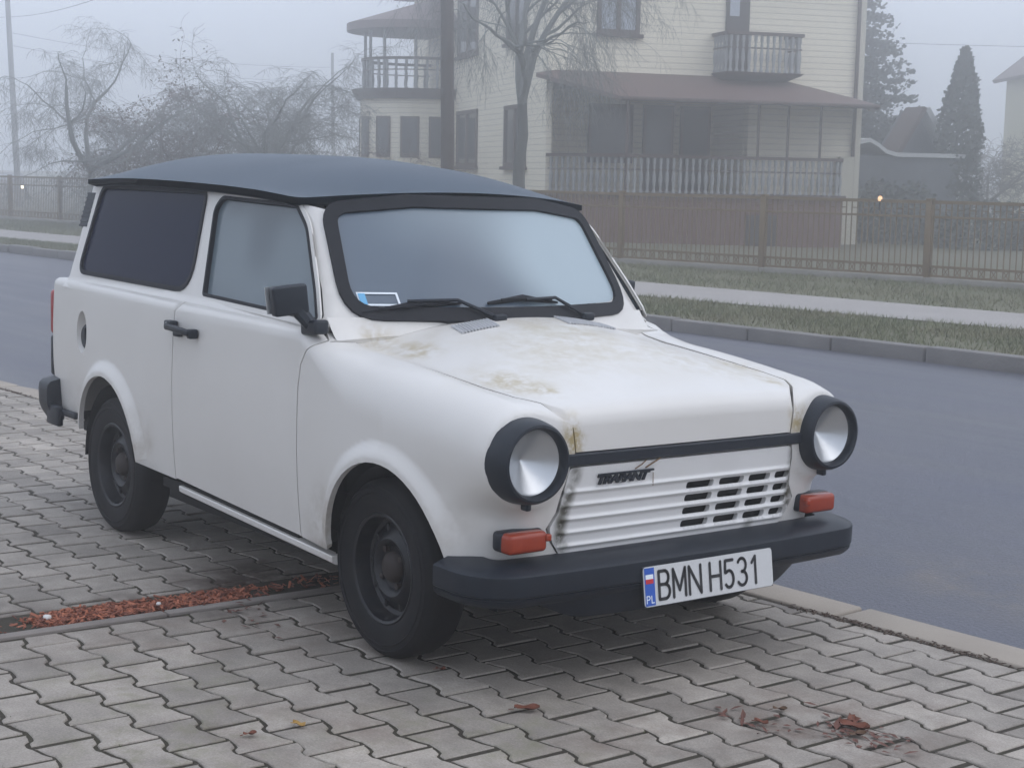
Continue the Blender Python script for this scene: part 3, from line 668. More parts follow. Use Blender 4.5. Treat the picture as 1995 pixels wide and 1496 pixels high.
# wheels
def wheel(x, y, sg):
    t = MB(); w2 = .072; o = (x, y, .272)
    prof = [(.163, -.060), (.172, -.066), (.200, -.073), (.226, -.0735), (.229, -.0765), (.232, -.0735), (.245, -.072), (.2475, -.0745), (.250, -.071), (.253, -.070), (.2635, -.060), (.2695, -.050), (.272, -.035), (.272, .035), (.2635, .060), (.253, .070), (.232, .074), (.2, .073), (.165, .062)]
    t.lathe([(r, -sg * h) for r, h in prof][::-1], 72, o, 'y')
    wo = empty('wheel'); wo.parent = CAR; t.build('tyre', TYRE, wo)
    r = MB(); P = [(.166, .058), (.171, .064), (.166, .068), (.158, .064), (.152, .045), (.146, .018), (.134, .012), (.118, .020), (.100, .036), (.088, .040), (.074, .034), (.066, .022), (.058, .020), (.034, .021), (.001, .021)]
    r.lathe([(a, sg * h) for a, h in P], 56, o, 'y'); r.build('rim', RIM, wo)
    for k in range(10):
        a = 2 * math.pi * k / 10; h = MB(); h.rbox((x + .120 * math.cos(a), y + sg * .022, .272 + .120 * math.sin(a)), (.016, .006, .030), .003, rot=Matrix.Rotation(-a + math.pi / 2, 3, 'Y'))
        h.build('vent_hole', DARK, wo)
    c = MB(); c.lathe([(.048, sg * .02), (.046, sg * .034), (.036, sg * .044), (.018, sg * .050), (.001, sg * .050)], 28, o, 'y')
    for k in range(4):
        a = 2 * math.pi * k / 4 + .6; c.lathe([(.010, sg * .02), (.010, sg * .036), (.001, sg * .037)], 8, (x + .062 * math.cos(a), y, .272 + .062 * math.sin(a)), 'y')
    c.build('hub', RUST, wo)
    return wo
for x in (-.012, -2.02):
    for sg in (-1, 1): wheel(x, sg * (.632 if x > -1 else .650), sg)

# underside, cabin
u = MB(); u.box((-1.15, 0, .255), (3.0, 1.06, .11)); u.box((-1.03, 0, .235), (1.2, 1.30, .06)); u.box((-.95, 0, .255), (2.6, .30, .05)); u.box((-1.03, -.66, .285), (1.05, .10, .035)); u.box((-1.03, .66, .285), (1.05, .10, .035))
u.box((.0, 0, .24), (.08, 1.1, .05)); u.box((-2.02, 0, .27), (.07, 1.1, .05)); u.box((-2.45, 0, .36), (.5, .9, .12)); u.box((-2.38, -.62, .395), (.05, .14, .07)); u.box((-2.38, .62, .395), (.05, .14, .07)); u.build('underbody', DARK, CAR)
u = MB(); u.box((-2.66, 0, 1.17), (.02, 1.0, .50)); u.box((-2.70, 0, .68), (.05, 1.2, .56)); u.build('tailgate', PAINT, CAR)
u = MB(); u.box((-.40, 0, .66), (.03, 1.20, .46)); u.rbox((-.56, 0, .90), (.24, 1.10, .10), .03); u.build('dashboard', DARK, CAR)
for y in (-.30, .30):
    s_ = MB(); s_.rbox((-1.12, y, .55), (.48, .46, .16), .05); s_.rbox((-1.38, y, .82), (.14, .46, .60), .05, rot=Matrix.Rotation(R(-12), 3, 'Y')); s_.rbox((-1.45, y, 1.18), (.10, .26, .17), .04); s_.build('front_seat', SEAT, CAR)
s_ = MB(); s_.rbox((-1.95, 0, .58), (.45, 1.15, .16), .05); s_.rbox((-2.2, 0, .80), (.14, 1.15, .42), .05); s_.build('rear_bench', SEAT, CAR)
s_ = MB(); s_.tube([(-.74 + .05 * math.cos(a), .30 + .18 * math.sin(a), .93 + .17 * math.cos(a)) for a in np.linspace(0, 2 * math.pi, 33)], .012, 8, False); s_.build('steering_wheel', RUBBER, CAR)

# ------------------------------------------------------------------ forecourt of double-T pavers
PX, PY = .2055, .1375
PAVE = mat('paver_concrete', (.245, .228, .208), .72, spec=.35, bump=(210, .35, .004))
nt, b_ = nodes_of(PAVE)
at_ = nt.nodes.new('ShaderNodeAttribute'); at_.attribute_name = 'shade'
rp = nt.nodes.new('ShaderNodeValToRGB'); e = rp.color_ramp.elements
e[0].position = 0; e[0].color = (.20, .178, .156, 1); e[1].position = 1; e[1].color = (.40, .358, .31, 1)
k_ = rp.color_ramp.elements.new(.35); k_.color = (.275, .246, .214, 1); k_ = rp.color_ramp.elements.new(.75); k_.color = (.335, .298, .26, 1)
nt.links.new(at_.outputs['Fac'], rp.inputs['Fac'])
tc_ = nt.nodes.new('ShaderNodeTexCoord')
n1 = nt.nodes.new('ShaderNodeTexNoise'); n1.inputs['Scale'].default_value = 5.5; n1.inputs['Detail'].default_value = 9; n1.inputs['Roughness'].default_value = .68
nt.links.new(tc_.outputs['Object'], n1.inputs['Vector'])
mr_ = nt.nodes.new('ShaderNodeMapRange'); mr_.inputs['From Min'].default_value = .3; mr_.inputs['From Max'].default_value = .7; mr_.inputs['To Min'].default_value = .72; mr_.inputs['To Max'].default_value = 1.22
nt.links.new(n1.outputs['Fac'], mr_.inputs['Value'])
n3 = nt.nodes.new('ShaderNodeTexNoise'); n3.inputs['Scale'].default_value = 160; n3.inputs['Detail'].default_value = 4
nt.links.new(tc_.outputs['Object'], n3.inputs['Vector'])
mr3 = nt.nodes.new('ShaderNodeMapRange'); mr3.inputs['From Min'].default_value = .3; mr3.inputs['From Max'].default_value = .7; mr3.inputs['To Min'].default_value = .82; mr3.inputs['To Max'].default_value = 1.16
nt.links.new(n3.outputs['Fac'], mr3.inputs['Value'])
mm = nt.nodes.new('ShaderNodeMath'); mm.operation = 'MULTIPLY'; nt.links.new(mr_.outputs[0], mm.inputs[0]); nt.links.new(mr3.outputs[0], mm.inputs[1])
vm_ = nt.nodes.new('ShaderNodeVectorMath'); vm_.operation = 'SCALE'; nt.links.new(rp.outputs['Color'], vm_.inputs[0]); nt.links.new(mm.outputs[0], vm_.inputs['Scale'])
nt.links.new(vm_.outputs[0], b_.inputs['Base Color'])
add_stains(PAVE, [(1.15, .02, 0, .55, .8), (.45, -1.15, 0, .5, .5), (-.6, -1.2, 0, .6, .45), (1.0, -.5, 0, .5, .5), (-.35, -.75, 0, .5, .5)], (.13, .085, .062), 6, .42, .68)
add_stains(PAVE, [(-1.08, -.62, 0, .42, 1), (-1.05, -1.5, 0, .22, .9), (-.70, -.85, 0, .22, .7), (-1.02, -1.1, 0, .14, .8)], (.055, .038, .030), 5, .30, .56)
add_stains(PAVE, [(.35, -1.55, 0, .5, .6), (.75, -.9, 0, .6, .5), (-.1, -1.4, 0, .5, .5)], (.16, .16, .085), 9, .48, .66)

def clip(poly, n, d):
    """keep the side n.p <= d of a polygon"""
    out = []
    for i in range(len(poly)):
        a, b = poly[i], poly[(i + 1) % len(poly)]; da, db = n[0] * a[0] + n[1] * a[1] - d, n[0] * b[0] + n[1] * b[1] - d
        if da <= 0: out.append(a)
        if (da < 0 < db) or (db < 0 < da): t = da / (da - db); out.append((a[0] + (b[0] - a[0]) * t, a[1] + (b[1] - a[1]) * t))
    return out
g = .0048
_sx = np.array([0, .030, .052, .062, .072, .100, .118, .160, .188, .2055]); _sy = np.array([.006, .004, -.001, -.013, -.020, -.0205, -.012, -.004, .007, .006])
def seam(x): return np.interp(np.mod(x, PX), _sx, _sy)                 # wavy long side, steep on one flank
_px = np.unique(np.r_[np.linspace(0, PX, 13), _sx, np.mod(_sx + PX / 2, PX)]); _px = _px[np.r_[True, np.diff(_px) > .004]]
_xx = np.clip(_px - PX / 2, -PX / 2 + .0085, PX / 2 - .0085)
paver = [(x, seam(p) + PY / 2 - g) for x, p in zip(_xx, _px)] + [(x, seam(p + PX / 2) - PY / 2 + g) for x, p in zip(_xx[::-1], _px[::-1])]
kn = (-math.sin(.0772), math.cos(.0772))                               # inner edge of the kerb
kd = kn[0] * .373 + kn[1] * .866
pv = MB(); shade = []
for j in range(-40, 20):
    cy = -1.406 + PY / 2 + j * PY
    for i in range(-62, 34):
        cx = -.223 + PX / 2 + i * PX + (0 if j % 2 else PX / 2)
        if cy > 1.2 or cx > 5.4 or (cx < -9 and cy < -4): continue
        js = rng.normal(0, .0018, 2); po = [(cx + x + js[0], cy + y + js[1]) for x, y in paver]
        parts = [po]
        if cx > -1.2 and cx < -.55 and cy < .2: parts = [clip(po, (1, 0), -1.005), clip(po, (-1, 0), .742)]
        for q in parts:
            q = clip(q, kn, kd - .014) if len(q) > 2 else q
            if len(q) < 4: continue
            Q = np.array(q); c = Q.mean(0); ar = abs((Q[:, 0] * np.roll(Q[:, 1], -1) - np.roll(Q[:, 0], -1) * Q[:, 1]).sum()) / 2
            if ar < .0022: continue
            n = len(Q); dz = rng.normal(0, .0010); tx, ty = rng.normal(0, .006, 2)
            hz = lambda P: dz + (P[:, 0] - c[0]) * tx + (P[:, 1] - c[1]) * ty
            I = offset_poly(Q, -.0045); M1 = offset_poly(Q, -.0012)
            vs = np.concatenate([np.c_[I, hz(I)], np.c_[M1, hz(M1) - .0022], np.c_[Q, hz(Q) - .006], np.c_[Q, hz(Q) - .03]])
            pv.add(vs, [tuple(range(n)) if ((Q[:, 0] * np.roll(Q[:, 1], -1) - np.roll(Q[:, 0], -1) * Q[:, 1]).sum() > 0) else tuple(range(n))[::-1]] +
                   [(r * n + a, r * n + (a + 1) % n, (r + 1) * n + (a + 1) % n, (r + 1) * n + a) for r in range(3) for a in range(n)])
            shade += [float(np.clip(rng.normal(.5, .20), 0, 1))] * len(vs)
PV = pv.build('paving', PAVE); a_ = PV.data.attributes.new('shade', 'FLOAT', 'POINT'); a_.data.foreach_set('value', shade); struct(PV); PV.matrix_world = TILT
JOINT = mat('joint_soil', (.026, .019, .013), .95, noise=(7, (.036, .034, .014), .6, 8), bump=(120, .6, .006))
jb = MB(); jb.add([(-14, -9, -.0042), (7, -9, -.0042), (7, kd / kn[1] - 7 * kn[0] / kn[1] - .0, -.0042), (-14, kd / kn[1] + 14 * kn[0] / kn[1], -.0042)], [(0, 1, 2, 3)]); JB = struct(jb.build('paving_bed', JOINT)); JB.matrix_world = TILT
# edging strip and the bed of bark chips it holds
KERBM = mat('kerb_concrete', (.34, .295, .245), .8, noise=(4, (.25, .215, .18), .6, 9), bump=(90, .35, .004))
ed = MB()
for y0, y1 in ((-9, -2.05), (-2.045, -1.05), (-1.045, -.05), (-.045, .9)): ed.rbox((-.778, (y0 + y1) / 2, -.035), (.050, y1 - y0, .082), .006, 2)
ED = struct(ed.build('edging_kerb', mat('edging_concrete', (.22, .195, .175), .8, noise=(9, (.15, .13, .115), .6, 8), bump=(70, .4, .004)))); ED.matrix_world = TILT
sb = MB(); nx, ny = 12, 260; xs = np.linspace(-1.005, -.803, nx); yy = np.linspace(-6, .5, ny)
Z = -.010 + rng.normal(0, .004, (ny, nx)); sb.add([(xs[i], yy[j], Z[j, i]) for j in range(ny) for i in range(nx)], [(j * nx + i, j * nx + i + 1, (j + 1) * nx + i + 1, (j + 1) * nx + i) for j in range(ny - 1) for i in range(nx - 1)], True)
SB = struct(sb.build('soil_strip', mat('bare_soil', (.050, .034, .027), .95, noise=(30, (.085, .052, .040), .6, 8)))); SB.matrix_world = TILT
ch = MB(); tone = []
for k in range(9500):
    y = rng.uniform(-2.4, .2); x = -.965 + rng.random() * .158
    dens_ = sstep((y + 1.50) / .14) * (1 - sstep((y + 1.02) / .42)) + .05; edge = abs(x + .885 + .02 * math.sin(y * 9)) / (.075 + .02 * math.sin(y * 14))
    if rng.random() > dens_ * (1 - .75 * sstep((edge - .55) / .6)): continue
    L, wd = rng.uniform(.008, .034), rng.uniform(.004, .011)
    q = Matrix.Rotation(rng.uniform(0, 6.28), 3, 'Z') @ Matrix.Rotation(rng.normal(0, .35), 3, 'Y') @ Matrix.Rotation(rng.normal(0, .35), 3, 'X')
    ch.box((x, y, -.006 + rng.random() * .016), (L, wd, .0025), q); tone += [rng.random()] * 8
BARK = mat('bark_chips', (.25, .07, .035), .85); nt, b_ = nodes_of(BARK); at_ = nt.nodes.new('ShaderNodeAttribute'); at_.attribute_name = 'tone'
rp = nt.nodes.new('ShaderNodeValToRGB'); rp.color_ramp.elements[0].color = (.10, .028, .018, 1); rp.color_ramp.elements[1].color = (.40, .14, .075, 1); nt.links.new(at_.outputs['Fac'], rp.inputs['Fac']); nt.links.new(rp.outputs['Color'], b_.inputs['Base Color'])
CH = ch.build('bark_chips', BARK); a_ = CH.data.attributes.new('tone', 'FLOAT', 'POINT'); a_.data.foreach_set('value', tone); CH.matrix_world = TILT
tag(CH, 'reddish bark chips filling the narrow strip between the pavers', 'bark chips', kind='stuff')
PEB = mat('pale_pebble', (.62, .60, .58), .6)
for k, (x, y, r, lab) in enumerate(((-.885, -1.405, .013, 'white pebble lying at the near end of the bark strip'), (-.862, -1.035, .008, 'tiny white pebble lying on the bark nearer the front wheel'))):
    p = MB(); bm = bmesh.new(); bmesh.ops.create_icosphere(bm, subdivisions=2, radius=r)
    for v in bm.verts: v.co = Vector((v.co.x * 1.4, v.co.y, v.co.z * .75)) * (1 + .12 * math.sin(v.co.x * 400 + k))
    bm.verts.index_update(); p.add([v.co for v in bm.verts], [tuple(v.index for v in f.verts) for f in bm.faces], True); bm.free()
    o = p.build('pebble', PEB); o.location = TILT @ Vector((x, y, .012)); tag(o, lab, 'pebble')
# flush kerb along the carriageway
kb = MB(); th = math.atan2(-kn[0], kn[1]); rz = Matrix.Rotation(th, 3, 'Z'); t_ = Vector((kn[1], -kn[0], 0)); n_ = Vector((kn[0], kn[1], 0)); s0 = t_.dot(Vector((.386, .89, 0)))
for k in range(-16, 8):
    sa = s0 + k * 1.0 + (.5); off = (.004 if k % 2 else -.018) if k < 0 else (.022 if k == 0 else rng.normal(.02, .006))
    kb.rbox(t_ * sa + n_ * (kd + .098 + off) + Vector((0, 0, -.072 + rng.normal(0, .002))), (.985, .185, .150), .012, 3, rot=rz)
KB = struct(kb.build('kerb', KERBM)); KB.matrix_world = TILT
gp = MB(); P0_ = [t_ * (s0 + a) + n_ * (kd + b) for a, b in ((-17, -.01), (8, -.01), (8, .2), (-17, .2))]; gp.add([(p.x, p.y, -.012) for p in P0_], [(0, 1, 2, 3)]); GP = struct(gp.build('kerb_joint', JOINT)); GP.matrix_world = TILT
# dead leaves and grit trodden into the joints
LEAFM = [mat('dead_leaf', (.16, .045, .022), .8, noise=(60, (.09, .035, .022), .6)), mat('yellow_leaf', (.34, .20, .05), .8), mat('brown_leaf', (.10, .055, .03), .85)]
def leaf(x, y, L, rot, m, lab, curl=.3, wid=.6):
    mb = MB(); n = 9; vs = []; fs = []
    for i in range(n):
        t = i / (n - 1); w = L * wid * .5 * math.sin(math.pi * min(1, t * 1.02)) ** .7 * (1 + .22 * math.sin(9 * t + rot))
        for s in (-1, 0, 1): vs.append(((t - .5) * L, s * w, .006 + curl * L * (.35 * abs(s) + .5 * (t - .5) ** 2) + .003 * math.sin(7 * t + 2 * s)))
    for i in range(n - 1): fs += [(i * 3, i * 3 + 1, i * 3 + 4, i * 3 + 3), (i * 3 + 1, i * 3 + 2, i * 3 + 5, i * 3 + 4)]
    mb.add(vs, fs, True); mb.tube([(-.5 * L, 0, .006), (-.72 * L, .04 * L, .004)], .0012, 4)
    o = mb.build('fallen_leaf', m, recalc=False); o.location = TILT @ Vector((x, y, .001)); o.rotation_euler = (0, 0, rot); tag(o, lab, 'leaf', 'dead leaves on the pavers'); return o
for a in ((1.20, .045, .085, .4, 0, 'largest reddish brown dead leaf in the front right corner of the paving'), (1.165, .085, .055, 2.2, 0, 'small curled red leaf touching the largest dead leaf'), (1.245, .005, .05, 1.2, 2, 'dark brown leaf scrap just below the largest dead leaf'),
          (1.04, -.145, .045, .2, 0, 'lone rusty leaf on a paver left of the largest dead leaf'), (.62, -.62, .07, .95, 0, 'thin red leaf wedged in a joint at the bottom edge in front of the wheel'),
          (.405, -1.205, .045, .3, 1, 'yellow leaf in a joint between the front wheel and the bark strip corner'), (.40, -1.345, .035, 1.3, 0, 'small red leaf beside the yellow leaf'), (-.86, -.60, .06, .5, 0, 'brown red leaf on the far pavers above the bark strip'),
          (.99, -.02, .04, .8, 2, 'tiny dark leaf in the joint left of the largest dead leaf'), (.20, -.62, .03, .8, 0, 'tiny red scrap lying in the shade before the front tyre')):
    leaf(a[0], a[1], a[2], a[3], LEAFM[a[4]], a[5])
rl0 = MB()
for k in range(120):
    cx_, cy_, sp_ = ((1.20, .04, .085), (1.20, .04, .06), (1.02, -.15, .07), (1.28, .0, .07), (-.62, -.82, .10))[rng.integers(0, 5)]
    x, y = cx_ + rng.normal(0, sp_), cy_ + rng.normal(0, sp_ * .55); L, wd = rng.uniform(.006, .024), rng.uniform(.004, .010)
    q = Matrix.Rotation(rng.uniform(0, 6.28), 3, 'Z') @ Matrix.Rotation(rng.normal(0, .3), 3, 'Y'); c = Vector((x, y, .003 + rng.random() * .006))
    rl0.add([c + q @ Vector(p) for p in ((-L, 0, 0), (-.2 * L, wd, .002), (L, .2 * wd, 0), (.1 * L, -wd, .002))], [(0, 1, 2, 3)])
RLO = rl0.build('leaf_crumbs', mat('red_leaf_crumbs', (.15, .065, .048), .85, noise=(30, (.075, .032, .022), .7)), recalc=False); RLO.matrix_world = TILT; tag(RLO, 'crumbled reddish leaf litter scattered round the dead leaves on the pavers', 'leaf litter', kind='stuff')
# moss and tufts in the joints
MOSS = mat('joint_moss', (.075, .085, .028), .95, noise=(40, (.05, .045, .02), .6)); gm = MB()
for k in range(900):
    i, j = rng.integers(-14, 12), rng.integers(-14, 9); s = rng.random()
    x = -.223 + i * PX + (PX / 2 if j % 2 else 0) + rng.normal(0, .004); y = -1.406 + j * PY - s * PY * (.95)
    if rng.random() < .5: x += rng.uniform(0, PX); y = -1.406 + j * PY + rng.normal(0, .006)
    if kn[0] * x + kn[1] * y > kd - .02 or (-1.0 < x < -.75): continue
    if math.sin(x * 2.1 + 1) * math.cos(y * 2.7) + rng.normal(0, .4) < .15: continue
    for q in range(5):
        a, h = rng.uniform(0, 6.28), rng.uniform(.003, .009); px, py = x + rng.normal(0, .008), y + rng.normal(0, .004)
        gm.add([(px - .002 * math.cos(a), py - .002 * math.sin(a), -.007), (px + .002 * math.cos(a), py + .002 * math.sin(a), -.007), (px + rng.normal(0, .004), py + rng.normal(0, .004), -.004 + h)], [(0, 1, 2)])
GMO = gm.build('moss', MOSS, recalc=False); GMO.matrix_world = TILT; tag(GMO, 'sparse moss and grass growing in the paver joints', 'moss', kind='stuff')

lm = MB()
for k in range(2600):
    s = rng.uniform(-7, 3.2); q = Vector((kn[1], -kn[0], 0)) * (s0 + s) + Vector((kn[0], kn[1], 0)) * (kd + rng.normal(-.006, .010)); pat = math.sin(s * 5.3) + math.sin(s * 2.1 + 1)
    if pat + rng.normal(0, .5) < .15: continue
    L, wd = rng.uniform(.006, .022), rng.uniform(.003, .008); lm.box((q.x, q.y, .0005 + rng.random() * .006), (L, wd, .002), Matrix.Rotation(rng.uniform(0, 6.28), 3, 'Z') @ Matrix.Rotation(rng.normal(0, .3), 3, 'Y'))
LM = lm.build('leaf_mould', mat('leaf_mould_brown', (.060, .042, .030), .9, noise=(50, (.10, .06, .04), .6))); LM.matrix_world = TILT; tag(LM, 'dark leaf mould gathered in the joint along the near kerb', 'leaf litter', kind='stuff')

# ------------------------------------------------------------------ road, verge, path
def strip(name, A, B, za, zb, m, n=None):
    """sheet between two polylines"""
    A = np.array(A, float); B = np.array(B, float); xs = np.linspace(0, 1, 60)
    def res(P, q): d = np.r_[0, np.cumsum(np.linalg.norm(np.diff(P, axis=0), axis=1))]; return np.c_[np.interp(q * d[-1], d, P[:, 0]), np.interp(q * d[-1], d, P[:, 1])]
    a, b = res(A, xs), res(B, xs); k = 8; vs = []
    for i in range(60):
        for j in range(k + 1): t = j / k; p = a[i] * (1 - t) + b[i] * t; vs.append((p[0], p[1], za + (zb - za) * t))
    mb = MB(); mb.add(vs, [(i * (k + 1) + j, i * (k + 1) + j + 1, (i + 1) * (k + 1) + j + 1, (i + 1) * (k + 1) + j) for i in range(59) for j in range(k)], True)
    return struct(mb.build(name, m))
ASPH = mat('asphalt', (.074, .079, .104), .48, spec=.5, noise=(.7, (.100, .098, .112), .8, 12), bump=(90, .8, .008))
add_stains(ASPH, [(.55, 1.75, -.03, .9, .9), (1.2, 1.9, -.03, .7, .7), (-.2, 1.6, -.03, .5, .5)], (.15, .125, .105), 3.5, .44, .66, (1, 1.8, 1))
near = [(-140, -9.6), (-24, -.77), (-7.2, .527), (.946, 1.155), (12, 2.01), (60, 5.7)]
kf = [(-140, -4.2), (-60, 2.9), (-24, 6.08), (-16, 6.72), (-8, 7.36), (-3.5, 7.60), (6, 8.2), (60, 11.6)]
nt, b_ = nodes_of(ASPH)                                                # long worn streaks and darker damp along the wheel tracks
tc_ = nt.nodes.new('ShaderNodeTexCoord'); mp_ = nt.nodes.new('ShaderNodeMapping'); mp_.inputs['Rotation'].default_value = (0, 0, -.075); mp_.inputs['Scale'].default_value = (.10, 1.5, 1); nt.links.new(tc_.outputs['Object'], mp_.inputs[0])
ns_ = nt.nodes.new('ShaderNodeTexNoise'); ns_.inputs['Scale'].default_value = 1.6; ns_.inputs['Detail'].default_value = 8; nt.links.new(mp_.outputs[0], ns_.inputs['Vector'])
ng_ = nt.nodes.new('ShaderNodeTexNoise'); ng_.inputs['Scale'].default_value = 75; ng_.inputs['Detail'].default_value = 3; nt.links.new(tc_.outputs['Object'], ng_.inputs['Vector'])
ml_ = nt.nodes.new('ShaderNodeMath'); ml_.operation = 'ADD'; nt.links.new(ns_.outputs['Fac'], ml_.inputs[0]); nt.links.new(ng_.outputs['Fac'], ml_.inputs[1])
mr_ = nt.nodes.new('ShaderNodeMapRange'); mr_.inputs['From Min'].default_value = .65; mr_.inputs['From Max'].default_value = 1.35; mr_.inputs['To Min'].default_value = .62; mr_.inputs['To Max'].default_value = 1.38; nt.links.new(ml_.outputs[0], mr_.inputs['Value'])
vs_ = nt.nodes.new('ShaderNodeVectorMath'); vs_.operation = 'SCALE'; nt.links.new(b_.inputs['Base Color'].links[0].from_socket, vs_.inputs[0]); nt.links.new(mr_.outputs[0], vs_.inputs['Scale']); nt.links.new(vs_.outputs[0], b_.inputs['Base Color'])
mr2 = nt.nodes.new('ShaderNodeMapRange'); mr2.inputs['From Min'].default_value = .3; mr2.inputs['From Max'].default_value = .7; mr2.inputs['To Min'].default_value = .38; mr2.inputs['To Max'].default_value = .62; nt.links.new(ns_.outputs['Fac'], mr2.inputs['Value']); nt.links.new(mr2.outputs[0], b_.inputs['Roughness'])
strip('road', [(p[0], p[1] - .1) for p in near], [(p[0], p[1] + .08) for p in kf], -.028, -.040, ASPH)
KF = mat('old_kerb', (.20, .185, .175), .8, noise=(3, (.12, .115, .11), .7, 9), bump=(40, .5, .01))
kfp = np.array(kf); d_ = np.r_[0, np.cumsum(np.linalg.norm(np.diff(kfp, axis=0), axis=1))]
fk = MB()
for s in np.arange(70, 190, 1.0):
    a = np.array([np.interp(s + .008, d_, kfp[:, 0]), np.interp(s + .008, d_, kfp[:, 1])]); b = np.array([np.interp(s + .992, d_, kfp[:, 0]), np.interp(s + .992, d_, kfp[:, 1])]); c = (a + b) / 2; w = b - a
    nn = np.array([-w[1], w[0]]) / np.linalg.norm(w); c = c + nn * (.075 + rng.normal(0, .006))
    fk.rbox((c[0], c[1], -.02 + rng.normal(0, .006)), (np.linalg.norm(w), .15, .22), .018, 2, rot=Matrix.Rotation(math.atan2(w[1], w[0]) + rng.normal(0, .004), 3, 'Z'))
struct(fk.build('far_kerb', KF))
pn = [(-140, -2.4), (-60, 3.8), (-25, 7.0), (-10, 9.05), (-5, 9.72), (8, 11.2), (60, 16.5)]
pf = [(-140, -.6), (-60, 5.5), (-27, 8.6), (-12, 10.62), (-6, 11.3), (8, 12.9), (60, 18.2)]
ff = [(-140, 2.0), (-60, 8.4), (-37, 10.75), (-15.3, 13.4), (-9.95, 14.45), (8, 17.2), (60, 25)]
SOD = mat('verge_soil', (.115, .12, .068), .95, noise=(1.1, (.16, .135, .085), .7, 9), bump=(30, .8, .03))
PATH = mat('path_concrete', (.34, .315, .295), .8, noise=(1.6, (.27, .25, .235), .6, 9), bump=(60, .4, .005))
strip('verge', [(p[0], p[1] + .12) for p in kf], pn, .072, .088, SOD)
strip('footpath', [(p[0], p[1] - .02) for p in pn], [(p[0], p[1] + .02) for p in pf], .098, .100, PATH)
strip('far_verge', pf, [(p[0], p[1] + .1) for p in ff], .086, .100, SOD)
def at_line(P, x): P = np.array(P); return np.interp(x, P[:, 0], P[:, 1])
def blades(name, n, x0, x1, A, B, zf, lab, m, hh=(.03, .075)):
    x = rng.uniform(x0, x1, n); ya, yb = at_line(A, x), at_line(B, x); t = rng.random(n); y = ya + (yb - ya) * t
    keep = (np.sin(x * 1.7) * np.sin(y * 3.1 + x) + rng.normal(0, .7, n)) > -.55; x, y, t = x[keep], y[keep], t[keep]; n = len(x)
    a = rng.uniform(0, 6.28, n); h = rng.uniform(*hh, n); w = rng.uniform(.004, .009, n); z = zf(t); ln = rng.normal(0, .6, (n, 2)) * h[:, None]
    V = np.empty((n, 3, 3)); V[:, 0] = np.c_[x - w * np.cos(a), y - w * np.sin(a), z - .01]; V[:, 1] = np.c_[x + w * np.cos(a), y + w * np.sin(a), z - .01]; V[:, 2] = np.c_[x + ln[:, 0], y + ln[:, 1], z + h]
    me = bpy.data.meshes.new(name); me.from_pydata(V.reshape(-1, 3).tolist(), [], np.arange(3 * n).reshape(-1, 3).tolist()); me.materials.append(m)
    o = bpy.data.objects.new(name, me); COL.objects.link(o); tag(o, lab, 'grass', kind='stuff'); return o
GRASS = mat('verge_grass', (.135, .155, .075), .8, noise=(.9, (.22, .19, .12), .75, 9))
blades('verge_grass', 60000, -26, 1, [(p[0], p[1] + .16) for p in kf], [(p[0], p[1] - .02) for p in pn], lambda t: .072 + .016 * t, 'short autumn grass on the verge between kerb and footpath', GRASS)
blades('fence_grass', 60000, -38, -1, [(p[0], p[1] + .02) for p in pf], ff, lambda t: .086 + .014 * t, 'short autumn grass between the footpath and the fence', GRASS)
# ground beyond and everywhere else
YARD = mat('yard_turf', (.095, .095, .055), .95, noise=(.25, (.14, .12, .085), .7, 8), bump=(20, .6, .03))
strip('yard', [(p[0], p[1] + .05) for p in ff], [(-140, 14), (-60, 20), (-46, 23), (-24, 26), (-18, 27), (0, 30), (60, 38)], .085, -.17, YARD)
gd = MB(); gd.add([(-900, -900, -.19), (900, -900, -.19), (900, 900, -.19), (-900, 900, -.19)], [(0, 1, 2, 3)]); struct(gd.build('ground', YARD))

# ------------------------------------------------------------------ fence
FENP = mat('fence_paint', (.20, .142, .078), .7, noise=(6, (.15, .105, .06), .6, 6))
PLIN = mat('fence_plinth', (.32, .295, .265), .85, noise=(2.5, (.20, .19, .17), .7, 8), bump=(30, .4, .01))
FE = empty('metal_fence', (-9.95, 14.45, .1)); tag(FE, 'low tan metal bar fence on a concrete plinth along the far footpath', 'fence')
def child(mb, name, m, par): o = mb.build(name, m, par); o.matrix_parent_inverse = par.matrix_world.inverted(); return o
bpy.context.view_layer.update()
fp = np.array(ff); fd = np.r_[0, np.cumsum(np.linalg.norm(np.diff(fp, axis=0), axis=1))]
def fpt(s): return np.array([np.interp(s, fd, fp[:, 0]), np.interp(s, fd, fp[:, 1])])
s_ref = fd[4]; L = 2.72
FE.matrix_world = Matrix.Translation((-9.95, 14.45, .1)); bpy.context.view_layer.update()
